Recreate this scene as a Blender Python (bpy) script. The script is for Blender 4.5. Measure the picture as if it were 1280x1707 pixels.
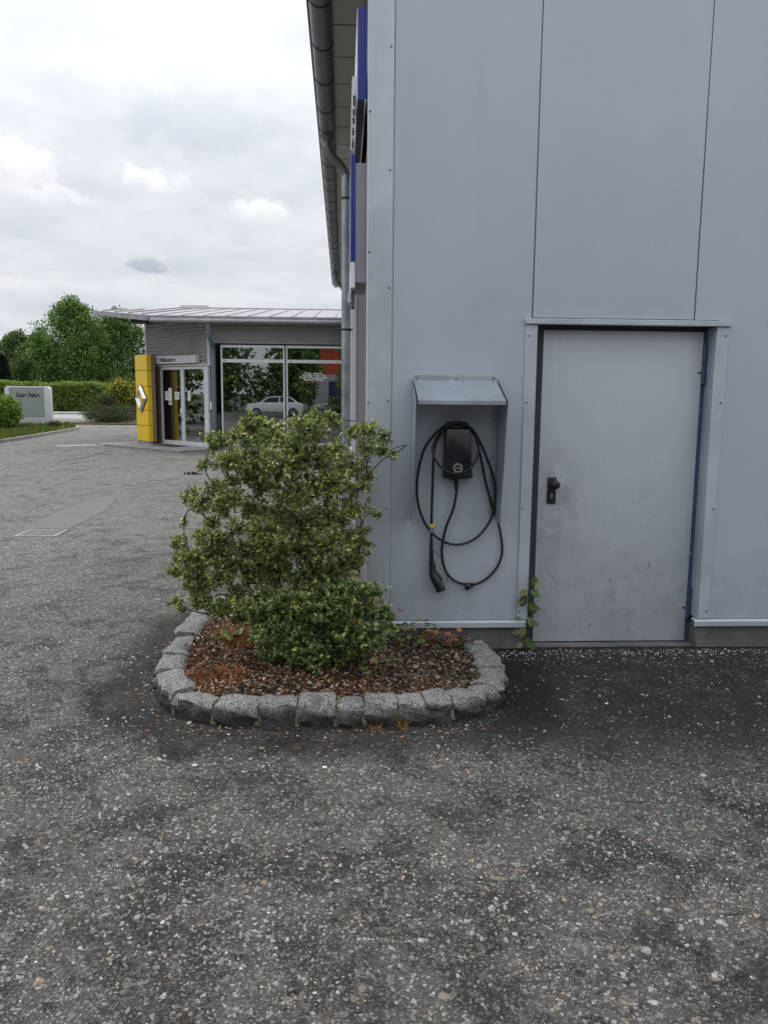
import bpy, bmesh, math, random
import numpy as np
from mathutils import Vector, Matrix
random.seed(7); rng = np.random.default_rng(11)
R = math.radians
S = bpy.context.scene
for o in list(bpy.data.objects): bpy.data.objects.remove(o)
COL = S.collection

# ------------------------------------------------------------------ camera
YAW, PITCH, ROLL, FPX = 0.05292638, 0.1457208, 0.00923311, 1330.0
CAM = np.array([-0.14995, -5.0, 1.64746])
cy_, sy_, cp_, sp_ = math.cos(YAW), math.sin(YAW), math.cos(PITCH), math.sin(PITCH)
fw = np.array([sy_*cp_, cy_*cp_, -sp_]); rt0 = np.array([cy_, -sy_, 0.0]); dn0 = np.cross(fw, rt0)
rt = math.cos(ROLL)*rt0 - math.sin(ROLL)*dn0; dn = math.sin(ROLL)*rt0 + math.cos(ROLL)*dn0
cd = bpy.data.cameras.new('camera'); cam = bpy.data.objects.new('camera', cd); COL.objects.link(cam)
cam.matrix_world = Matrix(((rt[0], -dn[0], -fw[0], CAM[0]), (rt[1], -dn[1], -fw[1], CAM[1]), (rt[2], -dn[2], -fw[2], CAM[2]), (0, 0, 0, 1)))
cd.sensor_fit = 'VERTICAL'; cd.sensor_height = 24.0; cd.lens = 24.0*FPX/1707.0
cd.clip_start = 0.05; cd.clip_end = 3000
S.camera = cam
S.render.resolution_x, S.render.resolution_y = 767, 1024

# ------------------------------------------------------------------ light
SUN_EL, SUN_AZ = R(63), R(-28)          # azimuth measured from +Y towards +X
sd = Vector((math.sin(SUN_AZ)*math.cos(SUN_EL), math.cos(SUN_AZ)*math.cos(SUN_EL), math.sin(SUN_EL)))
sl = bpy.data.lights.new('sun', 'SUN'); sl.energy = 1.5; sl.angle = R(11); sl.color = (1, .965, .91)
so = bpy.data.objects.new('sun', sl); COL.objects.link(so); so.rotation_euler = (-sd).to_track_quat('-Z', 'Y').to_euler()
S.view_settings.view_transform = 'Standard'; S.view_settings.look = 'None'
S.view_settings.gamma = 1; S.view_settings.use_curve_mapping = False; S.view_settings.exposure = 0.08

def px_dir(x, y):
    q = rt*(x-640)/FPX + dn*(y-853.5)/FPX + fw
    return q/np.linalg.norm(q)
def at(x, y, ax, val):
    """measured point of the photograph on the plane axis ax = val"""
    q = rt*(x-640)/FPX + dn*(y-853.5)/FPX + fw
    return CAM + q*((val-CAM[ax])/q[ax])

# ------------------------------------------------------------------ node helper
class NT:
    def __init__(s, tree): s.t = tree; s.n = tree.nodes; s.l = tree.links
    def node(s, typ, ins=None, **kw):
        nd = s.n.new(typ)
        for k, v in kw.items(): setattr(nd, k, v)
        if ins:
            for k, v in ins.items():
                sock = nd.inputs[k]
                if isinstance(v, bpy.types.NodeSocket): s.l.new(v, sock)
                else: sock.default_value = v
        return nd
    def math(s, op, a, b=0.0, c=None, clamp=False):
        nd = s.n.new('ShaderNodeMath'); nd.operation = op; nd.use_clamp = clamp
        for i, v in enumerate((a, b) if c is None else (a, b, c)):
            if isinstance(v, bpy.types.NodeSocket): s.l.new(v, nd.inputs[i])
            else: nd.inputs[i].default_value = v
        return nd.outputs[0]
    def mix(s, f, a, b, mode='MIX'):
        nd = s.n.new('ShaderNodeMix'); nd.data_type = 'RGBA'; nd.blend_type = mode
        for i, v in ((0, f), (6, a), (7, b)):
            if isinstance(v, bpy.types.NodeSocket): s.l.new(v, nd.inputs[i])
            else: nd.inputs[i].default_value = v if i == 0 else (tuple(v)+(1,) if len(v) == 3 else v)
        return nd.outputs[2]
    def ramp(s, f, a, b, lo=0.0, hi=1.0):
        nd = s.n.new('ShaderNodeMapRange'); nd.interpolation_type = 'SMOOTHSTEP'
        s.l.new(f, nd.inputs[0]); nd.inputs[1].default_value = a; nd.inputs[2].default_value = b
        nd.inputs[3].default_value = lo; nd.inputs[4].default_value = hi
        return nd.outputs[0]
    def noise(s, vec, scale, detail=4, rough=.55, dist=0.0):
        nd = s.node('ShaderNodeTexNoise', {'Vector': vec, 'Scale': scale, 'Detail': detail, 'Roughness': rough, 'Distortion': dist})
        return nd.outputs[0]
    def scalev(s, vec, sc):
        nd = s.n.new('ShaderNodeMapping'); s.l.new(vec, nd.inputs[0]); nd.inputs[3].default_value = sc; return nd.outputs[0]

# ------------------------------------------------------------------ world
W = bpy.data.worlds.new('World'); S.world = W; W.use_nodes = True
w = NT(W.node_tree); w.n.clear()
tc = w.node('ShaderNodeTexCoord').outputs['Generated']
sky = w.node('ShaderNodeTexSky', sky_type='NISHITA', sun_disc=False, sun_elevation=SUN_EL, sun_rotation=SUN_AZ)
bg1 = w.node('ShaderNodeBackground', {'Color': sky.outputs[0], 'Strength': 0.1})
sep = w.node('ShaderNodeSeparateXYZ', {'Vector': tc})
zc = w.math('MAXIMUM', sep.outputs[2], 0.0)
den = w.math('ADD', zc, 0.16)
cv = w.node('ShaderNodeCombineXYZ', {0: w.math('DIVIDE', sep.outputs[0], den), 1: w.math('DIVIDE', sep.outputs[1], den), 2: 0.0}).outputs[0]
n1 = w.noise(cv, 1.1, 6, .56, .35)
n2 = w.noise(cv, 3.4, 7, .6, .5)
n3 = w.noise(w.scalev(cv, (1, .45, 1)), 7.5, 6, .6, .2)
cl = w.math('ADD', w.math('MULTIPLY', n1, .6), w.math('ADD', w.math('MULTIPLY', n2, .28), w.math('MULTIPLY', n3, .12)))
cf = w.ramp(cl, .36, .62)
base = w.mix(cf, (.63, .67, .73), (.81, .83, .865))
lift = w.node('ShaderNodeMix', data_type='RGBA', blend_type='MULTIPLY', inputs=None) if False else None
zup = w.ramp(zc, .10, .80, .96, 1.75)
# brighter part of the overcast round the hidden sun
sdn = w.node('ShaderNodeVectorMath', {0: tc, 1: tuple(sd)}, operation='DOT_PRODUCT').outputs['Value']
glow = w.ramp(sdn, .62, 1.0, 0.0, .40)
stren = w.math('ADD', zup, glow)
# small cumulus puffs
for (px, py, rx, ry, bright, edge) in [(28, 285, 62, 48, 1, .5), (85, 330, 85, 22, 1, .35), (250, 305, 60, 26, 1, .5), (440, 355, 55, 24, 1, .5), (432, 362, 95, 24, 1, .22), (242, 444, 42, 15, 0, .55), (60, 480, 120, 16, 1, .2), (150, 120, 90, 22, 1, .2), (330, 205, 150, 50, 0, .11)]:
    c = px_dir(px, py); ex = rt*(rx/FPX); ey = dn*(ry/FPX)
    dv = w.node('ShaderNodeVectorMath', {0: tc, 1: tuple(c)}, operation='SUBTRACT').outputs[0]
    dx = w.node('ShaderNodeVectorMath', {0: dv, 1: tuple(ex/np.dot(ex, ex))}, operation='DOT_PRODUCT').outputs['Value']
    dy = w.node('ShaderNodeVectorMath', {0: dv, 1: tuple(ey/np.dot(ey, ey))}, operation='DOT_PRODUCT').outputs['Value']
    dd = w.math('SQRT', w.math('ADD', w.math('MULTIPLY', dx, dx), w.math('MULTIPLY', dy, dy)))
    nz = w.noise(tc, 26, 7, .62, .3)
    m = w.math('ADD', w.math('SUBTRACT', 1.0, dd), w.math('MULTIPLY', w.math('SUBTRACT', nz, .5), 2.4))
    m = w.math('MULTIPLY', w.ramp(m, .0, .50), min(1.0, edge*1.7))
    tone = w.ramp(w.math('ADD', dy, w.math('MULTIPLY', w.math('SUBTRACT', nz, .5), 3.0)), -.9, .9)
    if bright: colr = w.mix(tone, (1.0, 1.0, 1.0), (.72, .75, .80))
    else: colr = w.mix(tone, (.56, .60, .67), (.42, .46, .54))
    base = w.mix(m, base, colr)
bg2 = w.node('ShaderNodeBackground', {'Color': base, 'Strength': stren})
thin = w.ramp(cl, .30, .42, .88, .985)
mx = w.node('ShaderNodeMixShader', {0: thin, 1: bg1.outputs[0], 2: bg2.outputs[0]})
w.node('ShaderNodeOutputWorld', {0: mx.outputs[0]})

# ------------------------------------------------------------------ materials
MATS = {}
def newmat(name):
    m = bpy.data.materials.new(name); m.use_nodes = True; t = NT(m.node_tree)
    b = t.n['Principled BSDF']; MATS[name] = m
    pos = t.node('ShaderNodeNewGeometry').outputs['Position']
    return m, t, b, pos
def setin(t, b, **kw):
    for k, v in kw.items():
        s = b.inputs[k.replace('_', ' ')]
        if isinstance(v, bpy.types.NodeSocket): t.l.new(v, s)
        else: s.default_value = (tuple(v)+(1,)) if isinstance(v, (tuple, list)) and len(v) == 3 and s.type == 'RGBA' else v
def bump(t, b, h, strength=.3, dist=.01, prev=None):
    nd = t.node('ShaderNodeBump', {'Height': h, 'Strength': strength, 'Distance': dist})
    if prev is not None: t.l.new(prev, nd.inputs['Normal'])
    t.l.new(nd.outputs[0], b.inputs['Normal']); return nd.outputs[0]
def simple(name, col, rough=.6, metal=0.0, var=.12, sc=9.0, bmp=0.0, bsc=60.0, spec=.5, streak=0.0):
    m, t, b, pos = newmat(name)
    n = t.noise(pos, sc, 6, .6, .2)
    f = t.ramp(n, .3, .7)
    lo = tuple(c*(1-var) for c in col); hi = tuple(min(1, c*(1+var)) for c in col)
    c = t.mix(f, lo, hi)
    if streak:
        s = t.noise(t.scalev(pos, (14, 14, .7)), 1.0, 5, .6)
        c = t.mix(t.ramp(s, .5, .8, 0, streak), c, tuple(x*.45 for x in col))
    setin(t, b, Base_Color=c, Roughness=t.ramp(n, .2, .8, max(.02, rough-.08), min(1, rough+.08)), Metallic=metal, Specular_IOR_Level=spec)
    if bmp: bump(t, b, t.noise(pos, bsc, 5, .6), bmp, .01)
    return m

def panel_mat(name, col, ribs=.0, smudge=.0):
    m, t, b, pos = newmat(name)
    sp = t.node('ShaderNodeSeparateXYZ', {'Vector': pos})
    big = t.noise(t.scalev(pos, (1, 1, .6)), 1.3, 4, .55, .3)
    c = t.mix(t.ramp(big, .3, .72), tuple(x*.965 for x in col), tuple(min(1, x*1.03) for x in col))
    streak = t.noise(t.scalev(pos, (9, 9, .35)), 1.4, 5, .62)
    c = t.mix(t.ramp(streak, .56, .82, 0, .12), c, (.17, .17, .18))
    # splash dirt towards the ground
    low = t.math('MULTIPLY', t.ramp(sp.outputs[2], .9, .1, 0, 1), t.ramp(t.noise(pos, 7, 6, .7), .35, .75))
    c = t.mix(t.math('MULTIPLY', low, .30), c, (.12, .115, .12))
    spk = t.noise(pos, 90, 2, .5)
    c = t.mix(t.ramp(spk, .70, .76, 0, .25), c, (.08, .08, .08))
    if smudge:
        sm = t.noise(t.scalev(pos, (1, 1, .8)), 2.6, 6, .68, .3)
        hx = t.math('POWER', t.math('SUBTRACT', sp.outputs[0], 1.20), 2.0); hz_ = t.math('POWER', t.math('MULTIPLY', t.math('SUBTRACT', sp.outputs[2], .95), .55), 2.0)
        grime = t.math('MULTIPLY', t.ramp(t.math('ADD', hx, hz_), .0, .075, 1, 0), t.ramp(t.noise(pos, 8, 5, .65), .3, .7))
        c = t.mix(t.math('MULTIPLY', grime, .42), c, (.12, .12, .13))
        kick = t.math('MULTIPLY', t.ramp(sp.outputs[2], .95, .15), t.ramp(t.noise(pos, 6.5, 5, .6), .50, .66))
        c = t.mix(t.math('MULTIPLY', kick, .20), c, (.13, .13, .15))
        scf = t.noise(t.scalev(pos, (9, 1, 3)), 3.5, 2, .5, 1.0)
        c = t.mix(t.math('MULTIPLY', t.ramp(scf, .70, .73, 0, .45), t.ramp(sp.outputs[2], 1.7, .9)), c, (.10, .10, .11))
        brush = t.noise(t.scalev(pos, (160, 1, 1.5)), 1.0, 3, .6); c = t.mix(t.ramp(brush, .3, .7, 0, .10), c, (.25, .26, .28))
        c = t.mix(t.ramp(sm, .56, .80, 0, smudge*.6), c, (.17, .17, .19))
        sm2 = t.noise(t.scalev(pos, (2.0, 1, 1.1)), 5.5, 6, .7, .5)
        c = t.mix(t.math('MULTIPLY', t.ramp(sm2, .62, .72, 0, smudge*1.1), t.ramp(sp.outputs[2], 1.2, .3)), c, (.10, .10, .11))
        sc = t.noise(t.scalev(pos, (5, 1, 38)), 3.0, 3, .5, .8)
        area = t.ramp(t.noise(pos, 2.4, 2, .5), .50, .62)
        c = t.mix(t.math('MULTIPLY', t.ramp(sc, .745, .765, 0, .8), area), c, (.75, .76, .78))
    setin(t, b, Base_Color=c, Metallic=.25, Roughness=t.ramp(big, .2, .8, .40, .52), Specular_IOR_Level=.5)
    h = t.math('MULTIPLY', t.noise(t.scalev(pos, (1, 1, .35)), 1.7, 3, .5), 1.0)
    nn = bump(t, b, h, .35, .05)
    if ribs:
        wv = t.math('SINE', t.math('MULTIPLY', sp.outputs[0], 2*math.pi/.0125))
        fade = t.ramp(t.noise(pos, 1.1, 2, .5), .35, .6, .35, 1)
        bump(t, b, t.math('MULTIPLY', wv, fade), ribs, .0012, nn)
    return m
panel_mat('panel', (.455, .50, .565), ribs=.28)
panel_mat('door_paint', (.50, .53, .57), smudge=.30)
simple('trim', (.50, .545, .605), .38, .3, .08, 3, streak=.15)
simple('trim_light', (.72, .74, .76), .4, .1, .06, 3)
simple('hood_metal', (.37, .405, .45), .36, .45, .12, 4, streak=.3)
simple('dark_gap', (.012, .012, .015), .8)
simple('frame_dark', (.028, .032, .042), .5)
m, t, b, pos = newmat('frame_blue')
chip = t.noise(t.scalev(pos, (1, 1, .6)), 42, 4, .6, 1.0)
fl = t.math('MULTIPLY', t.ramp(chip, .66, .69), t.ramp(t.noise(pos, 2.2, 2), .5, .58))
setin(t, b, Base_Color=t.mix(fl, (.045, .085, .17), (.7, .72, .75)), Roughness=.45)
simple('hinge_blue', (.05, .085, .15), .4, .3)
simple('screw', (.09, .09, .10), .35, .8)
simple('concrete', (.13, .125, .13), .9, 0, .25, 6, .5, 50, streak=.5)
simple('concrete_light', (.34, .33, .31), .9, 0, .2, 3, .4, 30)
simple('zinc', (.33, .36, .38), .42, .65, .28, 5, .1, 9, streak=.4)
simple('gutter_zinc', (.19, .185, .19), .42, .45, .15, 3, streak=.3)
simple('gutter_dark', (.02, .02, .022), .6)
simple('soffit', (.56, .54, .49), .75, 0, .07, 3)
simple('roof_sheet', (.16, .16, .17), .6, .3)
simple('side_grey', (.36, .36, .38), .55, .1, .06, 3)
simple('sign_blue', (.010, .028, .25), .35, 0, .08, 2)
simple('sign_navy', (.012, .02, .05), .5)
simple('sign_white', (.78, .79, .79), .4, 0, .05, 3)
simple('sign_side', (.30, .29, .33), .55, .1, .06, 3)
simple('brown_metal', (.16, .15, .135), .55)
simple('black_plastic', (.012, .012, .014), .38, 0, .2, 20, .1, 300)
simple('black_gloss', (.010, .012, .018), .16, 0, .2, 5)
simple('cable_black', (.010, .010, .011), .42, 0, .2, 20)
simple('chrome', (.72, .72, .72), .18, 1.0, .03)
simple('steel', (.45, .46, .48), .35, .8, .08)
simple('yellow_tag', (.62, .58, .05), .5)
simple('renn_yellow', (.86, .56, .012), .3, 0, .05, 2)
simple('brown_frame', (.26, .185, .10), .55, .1, .1, 4)
simple('alu', (.72, .74, .75), .4, .15, .06, 4)
simple('alu_dark', (.30, .32, .345), .45, .4, .06, 4)
simple('bluegrey', (.155, .18, .225), .5, .2, .1, 4)
simple('corrugated', (.40, .395, .39), .45, .3, .08, 2)
simple('roof_light', (.31, .305, .315), .55, .2, .10, 3, streak=.2)
simple('fascia', (.33, .33, .335), .6, .1, .25, 5, streak=.5)
simple('interior_dark', (.035, .032, .028), .8)
simple('interior_floor', (.12, .115, .105), .35)
simple('interior_tan', (.20, .17, .13), .7)
simple('paper', (.74, .78, .77), .8, 0, .05, 30)
simple('ink', (.03, .03, .035), .6)
simple('letter_black', (.012, .012, .016), .5)
simple('letter_white', (.8, .8, .8), .5)
simple('letter_red', (.5, .05, .02), .5)
simple('orange_wall', (.42, .06, .018), .6)
simple('blue_wall', (.015, .055, .12), .6)
simple('sign_face', (.33, .36, .37), .4, .2, .05, 2)
simple('white_paint', (.62, .64, .66), .4, 0, .06, 2, streak=.12)
simple('car_white', (.75, .76, .77), .15, 0, .02)
simple('car_dark', (.012, .013, .018), .12, .2, .1)
simple('car_red', (.30, .02, .015), .15)
simple('rubber', (.02, .02, .02), .8)
simple('bark', (.07, .052, .036), .9, 0, .35, 30, .7, 70)
simple('soil', (.035, .026, .02), .95, 0, .4, 22, .8, 60)
simple('slab', (.26, .25, .24), .85, 0, .2, 4, .4, 60)
simple('gravel_pale', (.45, .44, .42), .8, 0, .3, 40)
simple('road_far', (.30, .30, .295), .9, 0, .12, .8)
simple('pave_far', (.40, .38, .36), .9, 0, .12, .8)
simple('iron', (.11, .11, .11), .6, .4, .3, 20, .5, 90)

# glass: sharp reflection over a see-through tint
m, t, b, pos = newmat('glass')
t.n.remove(b)
fr = t.node('ShaderNodeFresnel', {'IOR': 1.52})
gl = t.node('ShaderNodeBsdfGlossy', {'Roughness': .012, 'Color': (.95, .97, 1, 1)})
tr = t.node('ShaderNodeBsdfTransparent', {'Color': (.55, .61, .59, 1)})
mxs = t.node('ShaderNodeMixShader', {0: t.math('MULTIPLY', t.math('ADD', fr.outputs[0], .07), 2.2, clamp=True), 1: tr.outputs[0], 2: gl.outputs[0]})
t.l.new(mxs.outputs[0], t.n['Material Output'].inputs[0])

# coloured-by-attribute materials (each leaf / stone / chip keeps its own colour)
def attr_mat(name, rough=.6, trans=0.0, spec=.5, nscale=0, nvar=0.0, bmp=0.0):
    m, t, b, pos = newmat(name)
    c = t.node('ShaderNodeAttribute', attribute_name='col').outputs['Color']
    if nscale:
        n = t.noise(pos, nscale, 4, .65)
        c = t.mix(1.0, c, t.mix(t.ramp(n, .3, .7), (1-nvar,)*3, (1+nvar,)*3), 'MULTIPLY')
        if bmp: bump(t, b, n, bmp, .003)
    setin(t, b, Base_Color=c, Roughness=rough, Specular_IOR_Level=spec)
    if trans:
        tl = t.node('ShaderNodeBsdfTranslucent', {'Color': t.mix(1.0, c, (1.25, 1.35, .6), 'MULTIPLY')})
        ms = t.node('ShaderNodeMixShader', {0: trans, 1: b.outputs[0], 2: tl.outputs[0]})
        t.l.new(ms.outputs[0], t.n['Material Output'].inputs[0])
    return m
attr_mat('leaf', .33, .16, .6)
attr_mat('leaf_far', .6, .25, .3)
attr_mat('stones', .75, 0, .4, 180, .25, .4)
attr_mat('chips', .85, .1, .3, 120, .25)

def asphalt(name, fresh=False, smooth=False):
    m, t, b, pos = newmat(name)
    sp = t.node('ShaderNodeSeparateXYZ', {'Vector': pos})
    x, y = sp.outputs[0], sp.outputs[1]
    warp = t.noise(pos, 30, 3, .6)
    vor = t.node('ShaderNodeTexVoronoi', {'Vector': pos, 'Scale': 78.0, 'Randomness': 1.0}, feature='F1')
    vor2 = t.node('ShaderNodeTexVoronoi', {'Vector': pos, 'Scale': 165.0, 'Randomness': 1.0}, feature='F1')
    vor3 = t.node('ShaderNodeTexVoronoi', {'Vector': pos, 'Scale': 44.0, 'Randomness': 1.0}, feature='F1')
    def stone(v, thr, lo, hi, hi2):
        ed = t.node('ShaderNodeTexVoronoi', {'Vector': pos, 'Scale': v.inputs['Scale'].default_value, 'Randomness': 1.0}, feature='DISTANCE_TO_EDGE')
        sc = t.node('ShaderNodeSeparateColor', {0: v.outputs['Color']})
        on = t.math('GREATER_THAN', sc.outputs[0], thr)
        edge = t.ramp(t.math('ADD', ed.outputs['Distance'], t.math('MULTIPLY', t.math('SUBTRACT', warp, .5), .10)), .045, .11, 0, 1)
        mask = t.math('MULTIPLY', on, edge)
        g = t.mix(sc.outputs[1], lo, hi); g = t.mix(t.math('GREATER_THAN', sc.outputs[2], .9), g, hi2)
        return mask, g
    big = t.noise(pos, .55, 5, .6, .4)
    mid = t.noise(pos, 3.2, 8, .70, .5)
    mm = t.math('ADD', t.math('MULTIPLY', big, .28), t.math('MULTIPLY', mid, .72))
    wear = t.ramp(mm, .44, .54)
    crev = t.math('MULTIPLY', t.ramp(t.noise(t.scalev(pos, (1, 1.5, 1)), 9, 7, .72, .4), .54, .64), t.ramp(t.math('SUBTRACT', y, x), 1.5, 6.5, 1, .6))
    far_ = t.ramp(t.math('SUBTRACT', y, x), 2.0, 8.0); mm = t.mix(t.math('MULTIPLY', far_, .4), mm, (.53, .53, .53)); mm = t.node('ShaderNodeSeparateColor', {0: mm}).outputs[0]; wear = t.ramp(mm, .44, .54)
    fine = t.noise(pos, 300, 3, .6)
    bind = t.mix(wear, (.036, .033, .031), (.115, .106, .096))
    bind = t.mix(t.math('MULTIPLY', crev, .92), bind, (.013, .012, .0115))  # crevice shade painted dark into the binder colour
    bind = t.mix(t.ramp(fine, .3, .7), t.mix(1, bind, (.55, .55, .55), 'MULTIPLY'), t.mix(1, bind, (1.35, 1.35, 1.35), 'MULTIPLY'))
    brown = t.noise(pos, 1.7, 4, .6)
    bind = t.mix(t.ramp(brown, .5, .75, 0, .18), bind, (.10, .082, .066))
    m1, g1 = stone(vor, .42, (.09, .085, .08), (.28, .27, .25), (.48, .46, .43))
    m2, g2 = stone(vor2, .45, (.05, .048, .044), (.25, .238, .22), (.46, .44, .41))
    m3, g3 = stone(vor3, .82, (.12, .115, .107), (.30, .285, .265), (.38, .31, .24))
    # stones show where the binder is worn off
    show = t.math('MULTIPLY', t.ramp(mm, .38, .54, .28, 1), t.math('SUBTRACT', 1.0, t.math('MULTIPLY', crev, .45)))
    c = t.mix(t.math('MULTIPLY', m2, t.math('MULTIPLY', show, .8)), bind, g2)
    c = t.mix(t.math('MULTIPLY', m1, t.math('MULTIPLY', show, .85)), c, g1)
    c = t.mix(t.math('MULTIPLY', m3, t.math('MULTIPLY', show, .8)), c, g3)
    # the yard away from the hall turns paler
    edge = t.math('ADD', t.math('MULTIPLY', t.math('SUBTRACT', mid, .5), 1.6), 0)
    pale = t.ramp(t.math('ADD', t.math('ADD', t.math('MULTIPLY', y, .55), t.math('MULTIPLY', x, -.8)), edge), .3, 5.5)
    c = t.mix(t.math('MULTIPLY', pale, .52), c, t.mix(1, c, (2.8, 2.8, 2.8), 'MULTIPLY'))
    # smoother strip of newer dark bitumen along the end wall
    fr_ = t.math('MULTIPLY', t.ramp(t.math('ADD', y, edge), -1.75, -1.15), t.ramp(t.math('ADD', x, t.math('MULTIPLY', edge, .4)), .35, .85))
    fr_ = t.math('MULTIPLY', fr_, t.ramp(y, 1.2, .9))
    dk = t.mix(t.math('MULTIPLY', m2, .25), (.017, .0155, .018), (.16, .16, .16))
    dk = t.mix(t.math('MULTIPLY', t.math('MULTIPLY', m1, .35), t.ramp(t.noise(pos, 5, 3), .45, .6)), dk, g1)
    c = t.mix(t.math('MULTIPLY', fr_, .9), c, dk)
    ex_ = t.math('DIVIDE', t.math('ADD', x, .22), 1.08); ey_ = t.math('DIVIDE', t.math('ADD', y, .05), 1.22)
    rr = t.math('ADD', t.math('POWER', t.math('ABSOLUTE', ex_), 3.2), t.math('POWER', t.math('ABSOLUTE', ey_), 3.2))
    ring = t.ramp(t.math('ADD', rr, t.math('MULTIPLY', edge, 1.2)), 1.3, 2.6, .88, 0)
    c = t.mix(ring, c, t.mix(1, c, (.24, .225, .22), 'MULTIPLY'))  # dirt plus contact shade round the kerb, painted into the asphalt
    rough = .82
    if smooth:
        c = t.mix(t.ramp(fine, .3, .7), (.135, .128, .12), (.19, .182, .172)); c = t.mix(t.ramp(mid, .4, .7, 0, .4), c, (.10, .095, .09))
    setin(t, b, Base_Color=c, Roughness=rough, Specular_IOR_Level=.35)
    h = t.math('ADD', t.math('MULTIPLY', m1, 1.0), t.math('ADD', t.math('MULTIPLY', m2, .5), t.math('ADD', t.math('MULTIPLY', m3, 1.2), t.math('MULTIPLY', fine, .9))))
    n0 = bump(t, b, h, .25 if smooth else 1.0, .002 if smooth else .009)
    bump(t, b, mid, .6, .03, n0)
    return m
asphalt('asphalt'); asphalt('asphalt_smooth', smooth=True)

def granite(name):
    m, t, b, pos = newmat(name)
    v = t.node('ShaderNodeTexVoronoi', {'Vector': pos, 'Scale': 230.0})
    sc = t.node('ShaderNodeSeparateColor', {0: v.outputs['Color']})
    c = t.mix(sc.outputs[0], (.20, .195, .188), (.46, .45, .43))
    c = t.mix(t.math('GREATER_THAN', sc.outputs[1], .8), c, (.05, .05, .052))
    n = t.noise(pos, 9, 6, .65, .5)
    c = t.mix(t.ramp(n, .52, .68, 0, .55), c, (.08, .074, .062))
    li = t.noise(pos, 16, 5, .6, .3)
    c = t.mix(t.ramp(li, .60, .72, 0, .5), c, (.30, .27, .19))
    sp = t.node('ShaderNodeSeparateXYZ', {'Vector': pos})
    c = t.mix(t.math('MULTIPLY', t.ramp(t.math('ADD', sp.outputs[2], t.math('MULTIPLY', t.math('SUBTRACT', n, .5), .16)), .105, .03), .84), c, (.022, .021, .019))  # shaded lower fronts and base dirt painted dark into the stone colour
    h = t.math('ADD', t.noise(pos, 60, 7, .7), t.math('MULTIPLY', t.noise(pos, 18, 4, .6), 1.4))
    setin(t, b, Base_Color=c, Roughness=.9, Specular_IOR_Level=.3)
    bump(t, b, h, 1.0, .022)
    return m
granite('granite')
m, t, b, pos = newmat('mortar')
n = t.noise(pos, 45, 6, .7)
setin(t, b, Base_Color=t.mix(n, (.08, .07, .055), (.34, .29, .20)), Roughness=.95); bump(t, b, n, .9, .01)
m, t, b, pos = newmat('grass_ground')
n = t.noise(pos, 3, 6, .7)
setin(t, b, Base_Color=t.mix(t.ramp(n, .45, .6), (.05, .075, .02), (.17, .10, .045)), Roughness=.95)
m, t, b, pos = newmat('far_ground')
n = t.noise(pos, .05, 6, .6)
setin(t, b, Base_Color=t.mix(n, (.05, .07, .03), (.09, .10, .05)), Roughness=.95)

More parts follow.
